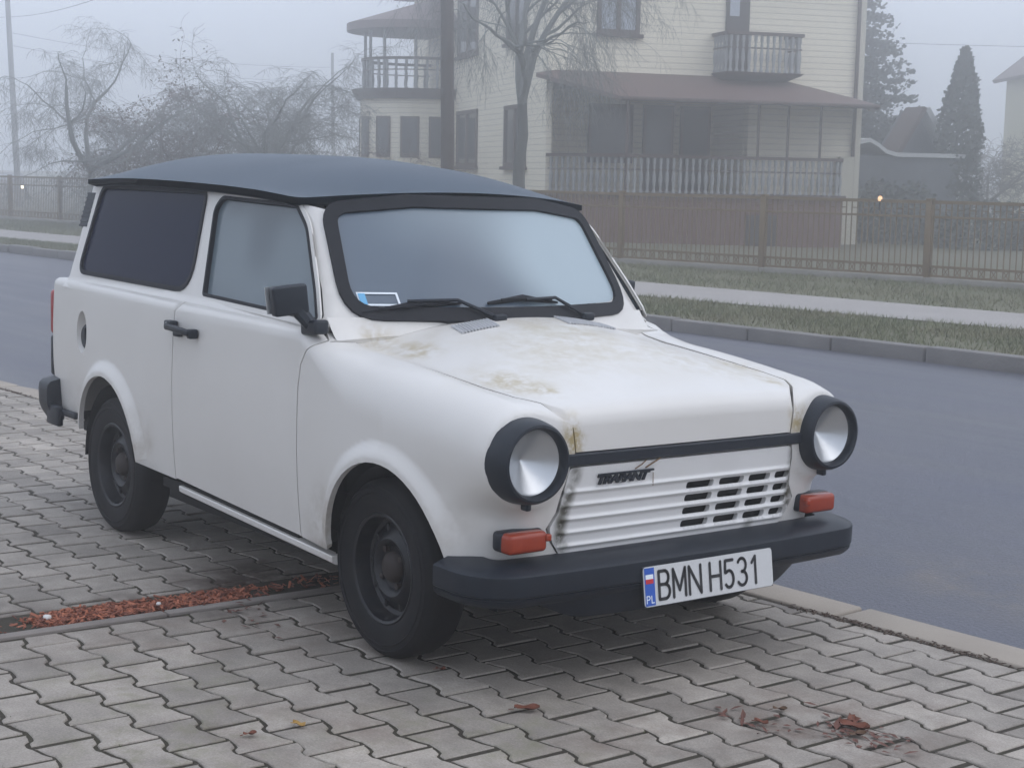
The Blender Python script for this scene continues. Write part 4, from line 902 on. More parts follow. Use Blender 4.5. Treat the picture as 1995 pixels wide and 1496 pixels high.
for k in range(-12, 5):
    a, b = fpt(s_ref + k * L), fpt(s_ref + (k + 1) * L); t = (b - a) / L; ang = math.atan2(t[1], t[0]); rz = Matrix.Rotation(ang, 3, 'Z')
    lean = Matrix.Rotation(rng.normal(0, .010), 3, 'Y')
    p = MB(); p.rbox((a[0], a[1], .66), (.085, .085, 1.20), .008, 2, rot=rz @ lean); p.rbox((a[0], a[1], 1.265), (.10, .10, .02), .004, 2, rot=rz); child(p, 'post', FENP, FE)
    p = MB(); c = (a + b) / 2
    for z, h in ((1.225, .045), (1.02, .03), (.335, .035), (.205, .03)): p.box((c[0], c[1], z), (L - .09, .03, h), rz)
    child(p, 'rails', FENP, FE)
    p = MB(); n = 30
    for i in range(n):
        q = a + (b - a) * (i + .7) / (n + .4); p.box((q[0], q[1], .72), (.015, .012, 1.03), rz)
    for i in range(n // 2):
        q = a + (b - a) * (2 * i + 1.2) / (n + .4)
        p.box((q[0], q[1], 1.12), (.11, .008, .012), rz); p.box((q[0], q[1], .27), (.012, .01, .11), rz @ Matrix.Rotation(.6, 3, 'Y')); p.box((q[0], q[1], .27), (.012, .01, .11), rz @ Matrix.Rotation(-.6, 3, 'Y'))
    child(p, 'bar_panel', FENP, FE)
    p = MB(); p.rbox((c[0], c[1], .10), (L - .01, .16, .16), .012, 2, rot=rz); child(p, 'plinth', PLIN, FE)

# ------------------------------------------------------------------ house
def lap(name, c, c2, pitch):
    m = mat(name, c, .75, noise=(1.2, c2, .45, 7)); nt, b = nodes_of(m)
    tc = nt.nodes.new('ShaderNodeTexCoord'); sx = nt.nodes.new('ShaderNodeSeparateXYZ'); nt.links.new(tc.outputs['Object'], sx.inputs[0])
    dv = nt.nodes.new('ShaderNodeMath'); dv.operation = 'DIVIDE'; dv.inputs[1].default_value = pitch; nt.links.new(sx.outputs['Z'], dv.inputs[0])
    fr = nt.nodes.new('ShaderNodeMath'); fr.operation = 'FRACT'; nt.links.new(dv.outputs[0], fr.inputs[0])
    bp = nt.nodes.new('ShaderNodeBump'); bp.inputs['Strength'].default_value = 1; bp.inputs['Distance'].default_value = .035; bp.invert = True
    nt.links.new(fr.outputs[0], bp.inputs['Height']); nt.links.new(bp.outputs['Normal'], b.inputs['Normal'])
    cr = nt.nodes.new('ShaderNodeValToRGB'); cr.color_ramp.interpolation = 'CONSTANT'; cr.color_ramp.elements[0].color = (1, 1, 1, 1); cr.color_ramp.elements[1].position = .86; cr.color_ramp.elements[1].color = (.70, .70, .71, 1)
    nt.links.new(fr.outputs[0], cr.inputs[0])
    mx = nt.nodes.new('ShaderNodeMix'); mx.data_type = 'RGBA'; mx.blend_type = 'MULTIPLY'; mx.inputs['Factor'].default_value = 1
    nt.links.new(b.inputs['Base Color'].links[0].from_socket, mx.inputs['A']); nt.links.new(cr.outputs['Color'], mx.inputs['B']); nt.links.new(mx.outputs['Result'], b.inputs['Base Color'])
    return m
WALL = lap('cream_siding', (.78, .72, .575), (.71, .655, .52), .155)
BRWN = mat('brown_trim', (.075, .045, .038), .7, noise=(4, (.10, .07, .06), .5)); BRK = mat('red_brown_plinth', (.15, .075, .062), .85, noise=(5, (.11, .062, .055), .7, 8))
ROOFB = mat('brown_sheet_roof', (.14, .085, .075), .6, noise=(1.5, (.10, .065, .06), .6)); PANE = mat('window_pane', (.10, .125, .16), .08, spec=.6); PANED = mat('dark_pane', (.05, .054, .062), .1, spec=.7)
CURT = mat('net_curtain', (.42, .46, .52), .6); BAL = mat('pale_baluster', (.32, .33, .33), .75, noise=(8, (.23, .23, .23), .6)); DOORM = mat('brown_door', (.04, .03, .028), .6)
PALE = mat('pale_corner', (.58, .55, .45), .8)
HM = Matrix(((.354325, -.933821, 0, -27.66), (.93584, .355859, 0, 21.45), (0, 0, 1, 0), (0, 0, 0, 1)))
HOUSE = empty('house'); HOUSE.matrix_world = HM; tag(HOUSE, 'two storey cream sided house with brown veranda roof and balconies behind the fence', 'house')
# local frame: a along the veranda front, b back along the side facing the road, z up
def hb(mb, a0, a1, b0, b1, z0, z1): mb.box(((a0 + a1) / 2, (b0 + b1) / 2, (z0 + z1) / 2), (a1 - a0, b1 - b0, z1 - z0))
W_, D_ = 8.75, 16.0
w = MB()
hb(w, 0, W_, .0, .25, 4.02, 7.6)                                        # front, upper storey
hb(w, 0, .14, .0, .25, 1.1, 4.02); hb(w, 5.62, W_, 0, .25, 1.1, 4.02)   # front, either side of the loggia
hb(w, .14, 5.62, 2.3, 2.5, 1.1, 4.02); hb(w, 5.6, 5.75, .25, 2.5, 1.1, 4.02)
hb(w, 0, .25, .25, D_, 1.1, 7.6); hb(w, W_ - .25, W_, .25, D_, 1.1, 7.6); hb(w, .25, W_ - .25, D_ - .25, D_, 1.1, 7.6)
w.build('wall', WALL, HOUSE)
w = MB(); hb(w, .14, 5.6, .25, 2.3, 3.86, 4.0); w.build('loggia_ceiling', BRWN, HOUSE)
w = MB(); hb(w, .05, W_ - .05, .05, D_ - .05, -.6, 1.1); w.build('plinth', BRK, HOUSE)
w = MB(); hb(w, 4.75, 5.6, -2.03, -1.95, -.6, .62); w.build('cellar_door', DOORM, HOUSE)
w = MB(); hb(w, .03, 7.45, -2.0, .05, -.6, 1.02); w.build('veranda_base', BRK, HOUSE)
w = MB(); hb(w, -.02, 7.5, -2.06, .05, 1.02, 1.14); w.build('veranda_floor', BRWN, HOUSE)
w = MB(); hb(w, 8.30, 8.72, -.14, -.02, -.6, 2.18); w.build('corner_pier', PALE, HOUSE)
def window(a0, a1, z0, z1, face, mull=1, pane=PANE, sill=True, off=0.0, bay=None):
    """face 'f': on the veranda front, 's': on the side wall facing the road"""
    def put(mb, p0, p1, d0, d1, q0, q1):
        if face == 'f': hb(mb, p0, p1, off - d1, off - d0, q0, q1)
        else: hb(mb, off - d1, off - d0, p0, p1, q0, q1)
    f = MB(); t = .11
    put(f, a0, a1, -.04, .06, z0, z0 + t); put(f, a0, a1, -.04, .06, z1 - t, z1); put(f, a0, a0 + t, -.038, .058, z0 + t, z1 - t); put(f, a1 - t, a1, -.038, .058, z0 + t, z1 - t)
    for i in range(mull): c = a0 + (a1 - a0) * (i + 1) / (mull + 1); put(f, c - .06, c + .06, -.036, .056, z0 + t, z1 - t)
    if sill: put(f, a0 - .08, a1 + .08, -.03, .14, z0 - .09, z0)
    o = f.build('window', BRWN, HOUSE)
    p = MB(); put(p, a0 + t, a1 - t, -.03, .012, z0 + t, z1 - t); p.build('pane', pane, o)
window(1.30, 2.46, 5.16, 7.0, 'f', 1, CURT); window(6.9, 9.4, 1.76, 3.46, 's', 1, PANED); window(1.74, 3.86, 1.75, 3.42, 's', 1, PANED); window(7.0, 9.4, 5.12, 6.9, 's', 1, PANED); window(1.9, 3.8, 5.1, 6.9, 's', 1, PANED)
# loggia glazing and door
def lwin(a0, a1, z0, z1):
    f = MB(); hb(f, a0, a1, 2.24, 2.3, z0, z1); o = f.build('window', BRWN, HOUSE); p = MB(); hb(p, a0 + .09, a1 - .09, 2.225, 2.24, z0 + .09, z1 - .09); p.build('pane', PANED, o)
lwin(1.9, 3.2, 1.9, 3.5); lwin(3.5, 4.4, 1.14, 3.5); lwin(4.6, 5.5, 1.14, 3.5)
# veranda roof: hipped sheet with fascia
ar = MB(); TH = .10
E_ = [(1.25, -2.25, 3.45), (8.05, -2.25, 3.47), (8.95, .0, 3.72), (-.06, .0, 4.16), (4.6, .0, 4.20), (8.62, 0, 3.78)]
top = [(-.30, -.02, 4.10), (1.20, -2.3, 3.46), (8.15, -2.3, 3.46), (9.05, -.4, 3.46), (8.75, -.02, 3.74), (6.4, -.02, 4.18), (.25, -.02, 4.20)]
ar.add(top + [(x, y, z - TH) for x, y, z in top], [(0, 1, 6), (1, 2, 5, 6), (2, 3, 4, 5), (7, 13, 8), (8, 13, 12, 9), (9, 12, 11, 10), (0, 7, 8, 1), (1, 8, 9, 2), (2, 9, 10, 3), (3, 10, 11, 4), (4, 11, 12, 5), (5, 12, 13, 6), (6, 13, 7, 0)])
ARo = ar.build('veranda_roof', ROOFB, HOUSE)
w = MB(); w.tube([(1.20, -2.32, 3.42), (8.17, -2.32, 3.42)], .055, 8); w.tube([(8.17, -2.32, 3.42), (9.07, -.4, 3.42)], .05, 8); w.build('gutter', BRWN, ARo)
for a, rr in ((1.5, .045), (5.02, .035), (5.84, .035), (6.75, .035)):
    w = MB(); w.tube([(a, -1.95, 1.14), (a, -1.95, 3.40)], rr, 8); w.build('veranda_post', BRWN, HOUSE)
BALPROF = [(.040, 0), (.040, .05), (.026, .07), (.030, .18), (.046, .30), (.034, .44), (.022, .52), (.030, .56), (.030, .59), (.022, .62), (.038, .70), (.036, .76), (.040, .80)]
def balustrade(path, z0, name, sp, par, rail=BRWN, h=.80, rw=.14, m=BAL):
    path = [np.array(p, float) for p in path]; mb = MB(); r = MB()
    for a, b in zip(path[:-1], path[1:]):
        Ln = np.linalg.norm(b - a); n = max(1, int(Ln / sp)); t = (b - a) / Ln; rz = Matrix.Rotation(math.atan2(t[1], t[0]), 3, 'Z'); c = (a + b) / 2
        r.box((c[0], c[1], z0 + h + .05), (Ln + rw * .5, rw, .08), rz); r.box((c[0], c[1], z0 + h * .66), (Ln, .05, .035), rz)
        for i in range(n): q = a + (b - a) * (i + .5) / n; mb.lathe([(rr * 1.25, hh * h / .8) for rr, hh in BALPROF], 8, (q[0], q[1], z0), 'z')
    o = mb.build(name, m, par); r.build('handrail', rail, o); return o
balustrade([(.05, -.1), (1.45, -1.97), (7.35, -1.97), (8.3, -.1)], 1.14, 'balustrade', .17, HOUSE, h=.86)
# small balcony over the veranda roof with its tall door
w = MB(); w.add([(4.5, -1.0, 4.26), (6.7, -1.0, 4.26), (6.7, 0, 4.26), (4.5, 0, 4.26), (4.55, -.95, 4.20), (6.62, -.95, 4.20), (6.4, 0, 4.0), (4.75, 0, 4.0)], [(0, 1, 2, 3), (4, 7, 6, 5), (0, 4, 5, 1), (1, 5, 6, 2), (3, 7, 4, 0)]); bo = w.build('balcony', BRWN, HOUSE)
balustrade([(4.55, -.02), (4.55, -.92), (6.62, -.92), (6.62, -.02)], 4.27, 'balcony_balustrade', .17, HOUSE, h=.92)
w = MB(); hb(w, 4.86, 5.52, -.06, .02, 4.27, 7.0); d_o = w.build('balcony_door', DOORM, HOUSE); w = MB(); hb(w, 4.95, 5.22, -.075, -.06, 5.75, 6.9); w.build('door_pane', CURT, d_o)
w = MB(); w.tube([(8.70, -.08, -.4), (8.70, -.08, 7.6)], .055, 8); w.build('downpipe', BRWN, HOUSE)
w = MB(); hb(w, 8.76, 8.95, -.02, .3, -.6, 7.6); w.build('corner_trim', PALE, HOUSE)
# bay on the road side: rounded, three storeys of trim, open balcony under its own roof
BC, BR = 11.6, 1.72                                                     # centre b, radius
def bayring(ext, n=14): return [(0.0, BC - BR - ext)] + [(-.95 - (BR + ext) * math.sin(t), BC - (BR + ext) * math.cos(t)) for t in np.linspace(0, math.pi, n)] + [(0.0, BC + BR + ext)]
def bay(name, ext, z0, z1, m, par=HOUSE, ext2=None):
    A = bayring(ext); B = bayring(ext if ext2 is None else ext2); n = len(A); w = MB()
    w.add([(x, y, z0) for x, y in A] + [(x, y, z1) for x, y in B], [tuple(range(n))[::-1], tuple(range(n, 2 * n))] + [(i, (i + 1) % n, n + (i + 1) % n, n + i) for i in range(n)])
    return w.build(name, m, par)
bay('bay_plinth', -.03, -.6, 1.1, BRK); bay('bay_wall', 0, 1.1, 3.85, WALL)
bay('bay_cornice', .14, 3.85, 4.16, BRWN, ext2=.30)
ring = bayring(.012, 120); rl_ = np.r_[0, np.cumsum(np.linalg.norm(np.diff(np.array(ring), axis=0), axis=1))]
def bpt(s, e=.0): r = np.array(bayring(.012 + e, 120)); d = np.r_[0, np.cumsum(np.linalg.norm(np.diff(r, axis=0), axis=1))]; s = s * d[-1] / rl_[-1]; return np.array([np.interp(s, d, r[:, 0]), np.interp(s, d, r[:, 1])])
for s0_, s1_ in ((.12, .82), (1.12, 1.72), (2.05, 2.6), (2.95, 3.5), (3.9, 4.5)):
    w = MB(); n = 6; vs = [(*bpt(s0_ + (s1_ - s0_) * i / n, .015), z) for i in range(n + 1) for z in (2.02, 3.30)]
    w.add(vs, [(2 * i, 2 * i + 1, 2 * i + 3, 2 * i + 2) for i in range(n)]); o = w.build('bay_window', BRWN, HOUSE)
    w = MB(); vs = [(*bpt(s0_ + .07 + (s1_ - s0_ - .14) * i / n, .024), z) for i in range(n + 1) for z in (2.10, 3.22)]; w.add(vs, [(2 * i, 2 * i + 1, 2 * i + 3, 2 * i + 2) for i in range(n)]); w.build('pane', PANED, o)
balustrade([bpt(s, -.10) for s in np.linspace(.05, rl_[-1] - .05, 22)], 4.16, 'bay_balustrade', .23, HOUSE, h=.90)
for s in (1.3, 2.4, 3.1, 4.4): w = MB(); p = bpt(s, -.12); w.tube([(*p, 4.16), (*p, 6.05)], .05, 8); w.build('bay_column', BAL, HOUSE)
br = MB(); A = bayring(.45); n = len(A); br.add([(x, y, 6.0) for x, y in A] + [(x, y, 6.24) for x, y in A] + [(.25, BC, 7.3)], [tuple(range(n))[::-1]] + [(i, (i + 1) % n, n + (i + 1) % n, n + i) for i in range(n)] + [(n + i, n + (i + 1) % n, 2 * n) for i in range(n)])
br.build('bay_roof', ROOFB, HOUSE)
rf = MB(); e = .6; rf.add([(-e, -e, 7.55), (W_ + e, -e, 7.55), (W_ + e, D_ + e, 7.55), (-e, D_ + e, 7.55), (-e, -e, 7.75), (W_ + e, -e, 7.75), (W_ + e, D_ + e, 7.75), (-e, D_ + e, 7.75), (W_ / 2, 4.5, 10.4), (W_ / 2, D_ - 4.5, 10.4)],
                          [(0, 3, 2, 1), (0, 1, 5, 4), (1, 2, 6, 5), (2, 3, 7, 6), (3, 0, 4, 7), (4, 5, 8), (5, 6, 9, 8), (6, 7, 9), (7, 4, 8, 9)]); rf.build('roof', ROOFB, HOUSE)

# ------------------------------------------------------------------ trees, poles and the rest of the far side
BARK_T = mat('tree_bark', (.11, .11, .105), .95, noise=(9, (.09, .092, .075), .6, 8)); TWIG = mat('twigs', (.13, .118, .105), .95); TWIGR = mat('reddish_twigs', (.15, .105, .092), .95)
LICH = mat('misty_lichen_twigs', (.19, .195, .18), .95)  # lichen grey, made paler still in place of thicker haze
def bare_tree(name, base, h, label, seed, trunk_r, fork, nl=5, spread=1.0, droop=.0, tw=TWIG, depth=5, lean=(0, 0), tips=1.0, leafy=None, group=None, twr=.006, limbs=None, angs=None):
    rr = np.random.default_rng(seed); trunk = MB(); crown = MB(); lv = MB()
    root = empty(name, base); tag(root, label, 'tree', group)
    def grow(mb, p, d, L, r, dep):
        n = 5; P = [p.copy()]; R_ = [r]; q = p.copy(); dd = d.copy()
        for i in range(n):
            dd = (dd + Vector(rr.normal(0, .17, 3)) + Vector((0, 0, (-droop if dep <= depth - 3 else .02) * .35))).normalized(); q = q + dd * L / n; P.append(q.copy()); R_.append(max(twr * .6, r * (1 - .5 * (i + 1) / n)))
        mb.tube(P, R_, 6 if r > .03 else (4 if r > .012 else 3), False)
        if dep <= 0: return
        k = 3 if dep > 2 else int(3 * tips) + 1
        for i in range(k + 1):
            t = rr.uniform(.35, 1) if i else 1.0; j = min(n, max(1, int(t * n))); a = P[j]
            az = rr.uniform(0, 6.28); s = Vector((math.cos(az), math.sin(az), rr.uniform(-.5, .6) - droop * .5)); nd = (dd * (1.0 if i == 0 else .55) + s * (.35 if i == 0 else .85) * spread).normalized()
            grow(crown, a, nd, L * rr.uniform(.55, .78), max(twr * .7, R_[j] * (.75 if i == 0 else .55)), dep - 1)
        if leafy and dep <= 2:
            for i in range(leafy):
                a = P[rr.integers(1, n + 1)] + Vector(rr.normal(0, .12, 3)); u = Vector(rr.normal(0, 1, 3)).normalized() * rr.uniform(.03, .06); v = u.orthogonal().normalized() * rr.uniform(.015, .03)
                lv.add([a - u, a + v, a + u, a - v], [(0, 1, 2, 3)])
    F_ = Vector((lean[0], lean[1], fork)); n = 6; P = [Vector((lean[0] * t + rr.normal(0, .02), lean[1] * t + rr.normal(0, .02), fork * t - .15)) for t in np.linspace(0, 1, n)]; P[-1] = F_
    trunk.tube(P, [trunk_r * (1.35 if i == 0 else 1.05 - .40 * i / (n - 1)) for i in range(n)], 12)
    for i in range(nl):
        az = (angs[i] if angs else 6.28 * i / nl + rr.uniform(-.4, .4)); d = Vector((math.cos(az) * .62 * spread, math.sin(az) * .62 * spread, limbs[i] if limbs else rr.uniform(.55, 1.1))).normalized()
        grow(crown, F_ - Vector((0, 0, .12)), d, (h - fork) * rr.uniform(.38, .5), trunk_r * rr.uniform(.50, .68), depth - 1)
    trunk.build('trunk', BARK_T, root); crown.build('crown', tw, root, recalc=False)
    if leafy: lv.build('leaves', leafy_m, root, recalc=False)
    return root
leafy_m = mat('withered_leaves', (.12, .07, .05), .9, noise=(3, (.10, .085, .055), .7))
bare_tree('bare_tree', (-21.2, 15.75, .05), 8.6, 'tall bare tree with a forked trunk and drooping twigs right in front of the house', 3, .145, 3.0, 4, .42, .42, LICH, 6, (.05, 0), .7, twr=.0040, angs=[2.4, 5.5, .9, 4.0], limbs=[3.4, 3.0, 2.0, 2.2])
bare_tree('bare_tree', (-32.3, 11.15, .05), 6.3, 'crooked bare fruit tree leftmost behind the fence beside the tall pole', 21, .11, 1.5, 4, 1.15, .35, LICH, 6, (.1, 0), 1.0, group='bare fruit trees behind the left of the fence', twr=.0042)
bare_tree('bare_tree', (-28.6, 14.0, .05), 5.9, 'bare fruit tree with twisted upper limbs nearest the left side of the house', 8, .10, 1.7, 5, 1.1, .3, LICH, 6, (-.2, .1), 1.0, group='bare fruit trees behind the left of the fence', twr=.0042)
bare_tree('bare_tree', (-31.2, 12.6, .05), 4.7, 'low bushy tree keeping brown withered leaves between the two bare fruit trees', 14, .09, .9, 6, 1.2, .2, TWIGR, 5, (0, 0), 1.2, leafy=7, group='bare fruit trees behind the left of the fence', twr=.006)
bare_tree('bare_tree', (-36.5, 18.0, .0), 5.2, 'misty twiggy tree farther back behind the leafy bush tree', 31, .10, 1.3, 6, 1.1, .15, TWIG, 5, (0, 0), 1.2, group='bare fruit trees behind the left of the fence', twr=.009)
bare_tree('bare_tree', (-27.5, 16.6, .0), 2.9, 'small bare shrubby tree low beside the house bay', 44, .07, .6, 6, 1.2, .2, TWIGR, 5, (0, 0), 1.2, group='bare fruit trees behind the left of the fence', twr=.006)
bare_tree('bare_tree', (-29.6, 42.6, -.15), 4.6, 'thin misty bare tree between the columnar conifer and the far right house', 52, .10, 1.0, 5, 1.0, .1, TWIG, 5, (0, 0), 1.2, twr=.012)
NEED = mat('spruce_needles', (.050, .060, .054), .9, noise=(1.2, (.07, .08, .068), .6)); THUJ = mat('thuja_scales', (.058, .070, .060), .9, noise=(1.5, (.085, .090, .070), .6))
def clumps(mb, pts, size, rr, up=.3):
    for p in pts:
        u = Vector(rr.normal(0, 1, 3)); u.z = u.z * .5 - up; u = u.normalized() * size * rr.uniform(.6, 1.3); v = u.orthogonal().normalized() * size * rr.uniform(.25, .5)
        mb.add([p, p + u * .5 + v, p + u, p + u * .5 - v], [(0, 1, 2, 3)])
rr = np.random.default_rng(5)
sp = empty('spruce', (-34.6, 41.0, -.15)); tag(sp, 'broad dark spruce fading in the mist behind the right corner of the house', 'tree')
t = MB(); t.tube([(0, 0, -.1), (0, 0, 5), (0, 0, 9.6)], [.22, .15, .02], 8); t.build('trunk', BARK_T, sp); c = MB()
for lev in np.linspace(.5, 9.4, 30):
    rad = 4.3 * (1 - lev / 9.9) ** .8
    for k in range(int(10 + 22 * (1 - lev / 9.9))):
        az = rr.uniform(0, 6.28); L = rad * rr.uniform(.7, 1.12); pts = []
        for q in np.linspace(.12, 1, max(4, int(L * 14))): pts += [Vector((math.cos(az) * L * q + rr.normal(0, .07), math.sin(az) * L * q + rr.normal(0, .07), lev - .42 * L * q + .25 * L * q * q + rr.normal(0, .05)))] * 2
        clumps(c, pts, .17, rr)
c.build('crown', NEED, sp, recalc=False)
th_ = empty('columnar_conifer', (-25.5, 35.3, -.15)); tag(th_, 'tall narrow pointed conifer standing between the shed and the far right house', 'tree')
t = MB(); t.tube([(0, 0, -.1), (0, 0, 4)], [.10, .03], 8); t.build('trunk', BARK_T, th_); c = MB()
for k in range(5200):
    q = rr.random() ** .8; z = .05 + 5.55 * q; rad = .66 * min(1, (z + .8) / 1.6) * (1 - max(0, (q - .36) / .64) ** 2.0) + .02; az = rr.uniform(0, 6.28); s = rad * rr.uniform(.62, 1.06) * (1 + .08 * math.sin(3 * az + 4 * z))
    clumps(c, [Vector((math.cos(az) * s + .16 * q, math.sin(az) * s, z))], .15, rr, -.9)
c.build('crown', THUJ, th_, recalc=False)
# clipped evergreens at the shed and under it
def bush(name, base, rx, h, label, m, n, seed, sz=.14):
    rr = np.random.default_rng(seed); o = empty(name, base); tag(o, label, 'bush'); c = MB()
    pts = []
    for k in range(n): a, e, s = rr.uniform(0, 6.28), rr.uniform(0, 1), rr.uniform(.75, 1.05); pts.append(Vector((math.cos(a) * rx * s * math.sqrt(1 - (e * .92) ** 2), math.sin(a) * rx * s * math.sqrt(1 - (e * .92) ** 2), h * e * s)))
    clumps(c, pts, sz, rr, -.1); c.build('foliage', m, o, recalc=False); t = MB(); t.tube([(0, 0, -.1), (0, 0, h * .6)], [.05, .02], 6); t.build('stem', BARK_T, o)
bush('evergreen_bush', (-24.9, 31.9, -.18), 1.5, 1.7, 'dark evergreen bush below the eaves of the misty shed', THUJ, 2600, 61)
bush('evergreen_bush', (-21.5, 31.5, -.18), 1.3, 1.25, 'low dark bush behind the fence right of the corner pier', NEED, 2000, 62)
bush('evergreen_bush', (-20.2, 33.0, -.18), 1.6, 1.1, 'low spreading bush behind the fence at the far right', NEED, 2200, 63)
# shed with a sagging pale roof edge, and its little gable
SHW = mat('shed_wall', (.12, .13, .145), .85, noise=(2, (.06, .065, .07), .6)); SHR = mat('shed_roof_edge', (.46, .47, .46), .7)
sh = empty('garden_shed', (-25.9, 33.4, -.2)); sh.rotation_euler = (0, 0, math.atan2(.9358, .3543)); tag(sh, 'small dark shed with a swept pale roof edge and a gable behind the house corner', 'shed')
w = MB(); w.box((0, .9, 1.25), (3.4, 2.2, 2.5)); w.build('wall', SHW, sh)
w = MB(); pr = [(-1.75, 2.62), (-1.62, 2.92), (-1.3, 2.98), (-1.02, 2.85), (-.75, 2.66), (-.4, 2.58), (1.9, 2.58)]
vs = [(x, y, z) for x, z in pr for y in (-.35, 2.2)] + [(x, y, z - .12) for x, z in pr for y in (-.35, 2.2)]; k = len(pr) * 2
w.add(vs, [(2 * i, 2 * i + 1, 2 * i + 3, 2 * i + 2) for i in range(len(pr) - 1)] + [(k + 2 * i, k + 2 * i + 2, k + 2 * i + 3, k + 2 * i + 1) for i in range(len(pr) - 1)] + [(2 * i, 2 * i + 2, k + 2 * i + 2, k + 2 * i) for i in range(len(pr) - 1)] + [(k - 2, k - 1, 2 * k - 1, 2 * k - 2)]); w.build('roof', SHR, sh)
w = MB(); w.poly([(.25, 1.2, 2.58), (1.95, 1.2, 2.58), (1.05, 1.2, 3.9)], (0, .9, 0)); go_ = w.build('gable', SHW, sh)
w = MB(); w.box((1.55, 1.15, 3.24), (.16, 1.1, 1.65), Matrix.Rotation(R(-34), 3, 'Y')); w.build('gable_board', SHR, go_); w = MB(); w.box((.60, 1.15, 3.24), (.13, 1.1, 1.65), Matrix.Rotation(R(31), 3, 'Y')); w.build('dark_gable_board', BRWN, go_)
# neighbouring house cut by the right edge
nh = empty('neighbour_house', (-30.5, 49.1, -.2)); nh.rotation_euler = (0, 0, math.atan2(.8, .6)); tag(nh, 'pale yellow misty house with a sloping roof cut off by the right edge', 'house')
YEL = mat('yellow_render', (.56, .53, .38), .85, noise=(1.5, (.48, .45, .33), .5))
w = MB(); w.poly([(0, 0, 0), (9, 0, 0), (9, 0, 6.35), (4.5, 0, 10.0), (0, 0, 6.35)], (0, 9, 0)); w.build('wall', YEL, nh)
w = MB()
for s in (-1, 1): w.box((4.5 + s * 2.45, 4.5, 8.20), (6.5, 9.8, .16), Matrix.Rotation(R(s * 39.0), 3, 'Y'))
w.build('roof', ROOFB, nh)
for a, z in ((1.2, 1.6), (4.0, 1.6), (1.2, 4.3), (4.0, 4.3)):
    w = MB(); w.box((a + .6, -.02, z + .7), (1.3, .08, 1.5)); o = w.build('window', BRWN, nh); w = MB(); w.box((a + .6, -.065, z + .7), (1.1, .02, 1.3)); w.build('pane', PANE, o)
# poles and wires
POLE = mat('timber_pole', (.070, .058, .050), .9, noise=(6, (.10, .085, .075), .6, 8)); CPOLE = mat('concrete_pole', (.20, .20, .20), .85, noise=(4, (.15, .15, .15), .5)); WIRE = mat('wire', (.03, .03, .032), .6)
def pole(base, top, r0, r1, label, m, arms=True, n=12):
    o = empty('utility_pole', base); tag(o, label, 'pole'); d = Vector(top) - Vector(base); w = MB(); w.tube([(0, 0, -.1), d * .5, d], [r0, (r0 + r1) / 2, r1], n); w.build('post', m, o)
    if arms:
        w = MB(); w.box(d + Vector((0, 0, -.35)), (.10, 1.5, .10), Matrix.Rotation(.3, 3, 'Z')); w.build('crossarm', m, o); w = MB()
        for k in (-.65, 0, .65): w.lathe([(.03, 0), (.045, .04), (.03, .08), (.045, .12), (.001, .16)], 8, (d.x - k * .29, d.y + k * .95, d.z - .30), 'z')
        w.build('insulators', BAL, o)
    return o
pole((-17.85, 11.75, .08), (-18.55, 12.05, 8.6), .125, .10, 'brown timber pole rising behind the roof of the car', POLE)
pole((-58.0, 18.3, -.1), (-59.9, 18.6, 10.6), .13, .09, 'tall misty pole at the left edge beyond the fruit trees', CPOLE)
pole((-62.2, 35.3, -.1), (-62.9, 35.6, 7.3), .11, .07, 'faint distant pole left of the house', CPOLE, False)
def wire(a, b, sag, label, r=.010):
    a, b = Vector(a), Vector(b); w = MB(); P = []
    for t in np.linspace(0, 1, 24): p = a.lerp(b, t); p.z -= sag * 4 * t * (1 - t); P.append(p)
    w.tube(P, r, 4); o = w.build('overhead_wire', WIRE); tag(o, label, 'wire', 'overhead wires'); return o
wire((-18.5, 12.1, 7.9), (-59.6, 18.55, 7.5), .9, 'dark overhead wire sweeping down to the left pole above the trees', .011)
wire((-18.6, 11.7, 8.3), (-59.7, 18.7, 9.6), .9, 'faint upper wire running higher above the left trees', .008)
wire((-59.6, 18.55, 7.5), (-75, 2, 7.9), .4, 'short wire leaving the left pole at the picture edge', .010)
wire((-59.5, 18.5, 6.9), (-62.8, 35.5, 6.6), .35, 'thin wire from the left pole to the faint distant pole', .010)
wire((-59.5, 18.5, 6.4), (-62.8, 35.5, 5.9), .35, 'lowest thin wire between the left pole and the faint distant pole', .010)
wire((-45.0, 38.0, 7.4), (-28.0, 58.0, 7.0), .15, 'thin wire crossing the sky above the columnar conifer', .012)
# distant car with its lamps lit, seen through the fence
HLAMP = mat('lit_headlamp', (.9, .85, .7), .3, emit=((1.0, .86, .62), 9)); CARG = mat('grey_car_paint', (.20, .20, .21), .4, noise=(1, (.17, .17, .18), .3))
dc = empty('distant_car', (-76.4, 24.2, -.17)); dc.rotation_euler = (0, 0, math.atan2(-27, 80)); tag(dc, 'misty grey car far off with lit headlamps seen through the left of the fence', 'car')
w = MB(); w.rbox((-1.9, 0, .62), (4.0, 1.66, .62), .12, 3); w.rbox((-2.2, 0, 1.12), (2.3, 1.45, .52), .18, 3, taper=lambda v: setattr(v.co, 'x', v.co.x * (.75 if v.co.z > 0 else 1))); w.build('body', CARG, dc)
w = MB(); w.box((-1.02, 0, 1.12), (.05, 1.2, .36), Matrix.Rotation(R(-38), 3, 'Y')); w.build('windscreen', CURT, dc)
for y in (-.60, .60): w = MB(); w.lathe([(.11, .08), (.10, .12), (.001, .14)], 14, (0, y, .66), 'x'); w.build('headlight', HLAMP, dc)
for x, y in ((-.7, -.8), (-.7, .8), (-3.1, -.8), (-3.1, .8)): w = MB(); w.lathe([(.001, -.1), (.30, -.1), (.31, 0), (.30, .1), (.001, .1)], 20, (x, y, .30), 'y'); w.build('wheel', TYRE, dc)
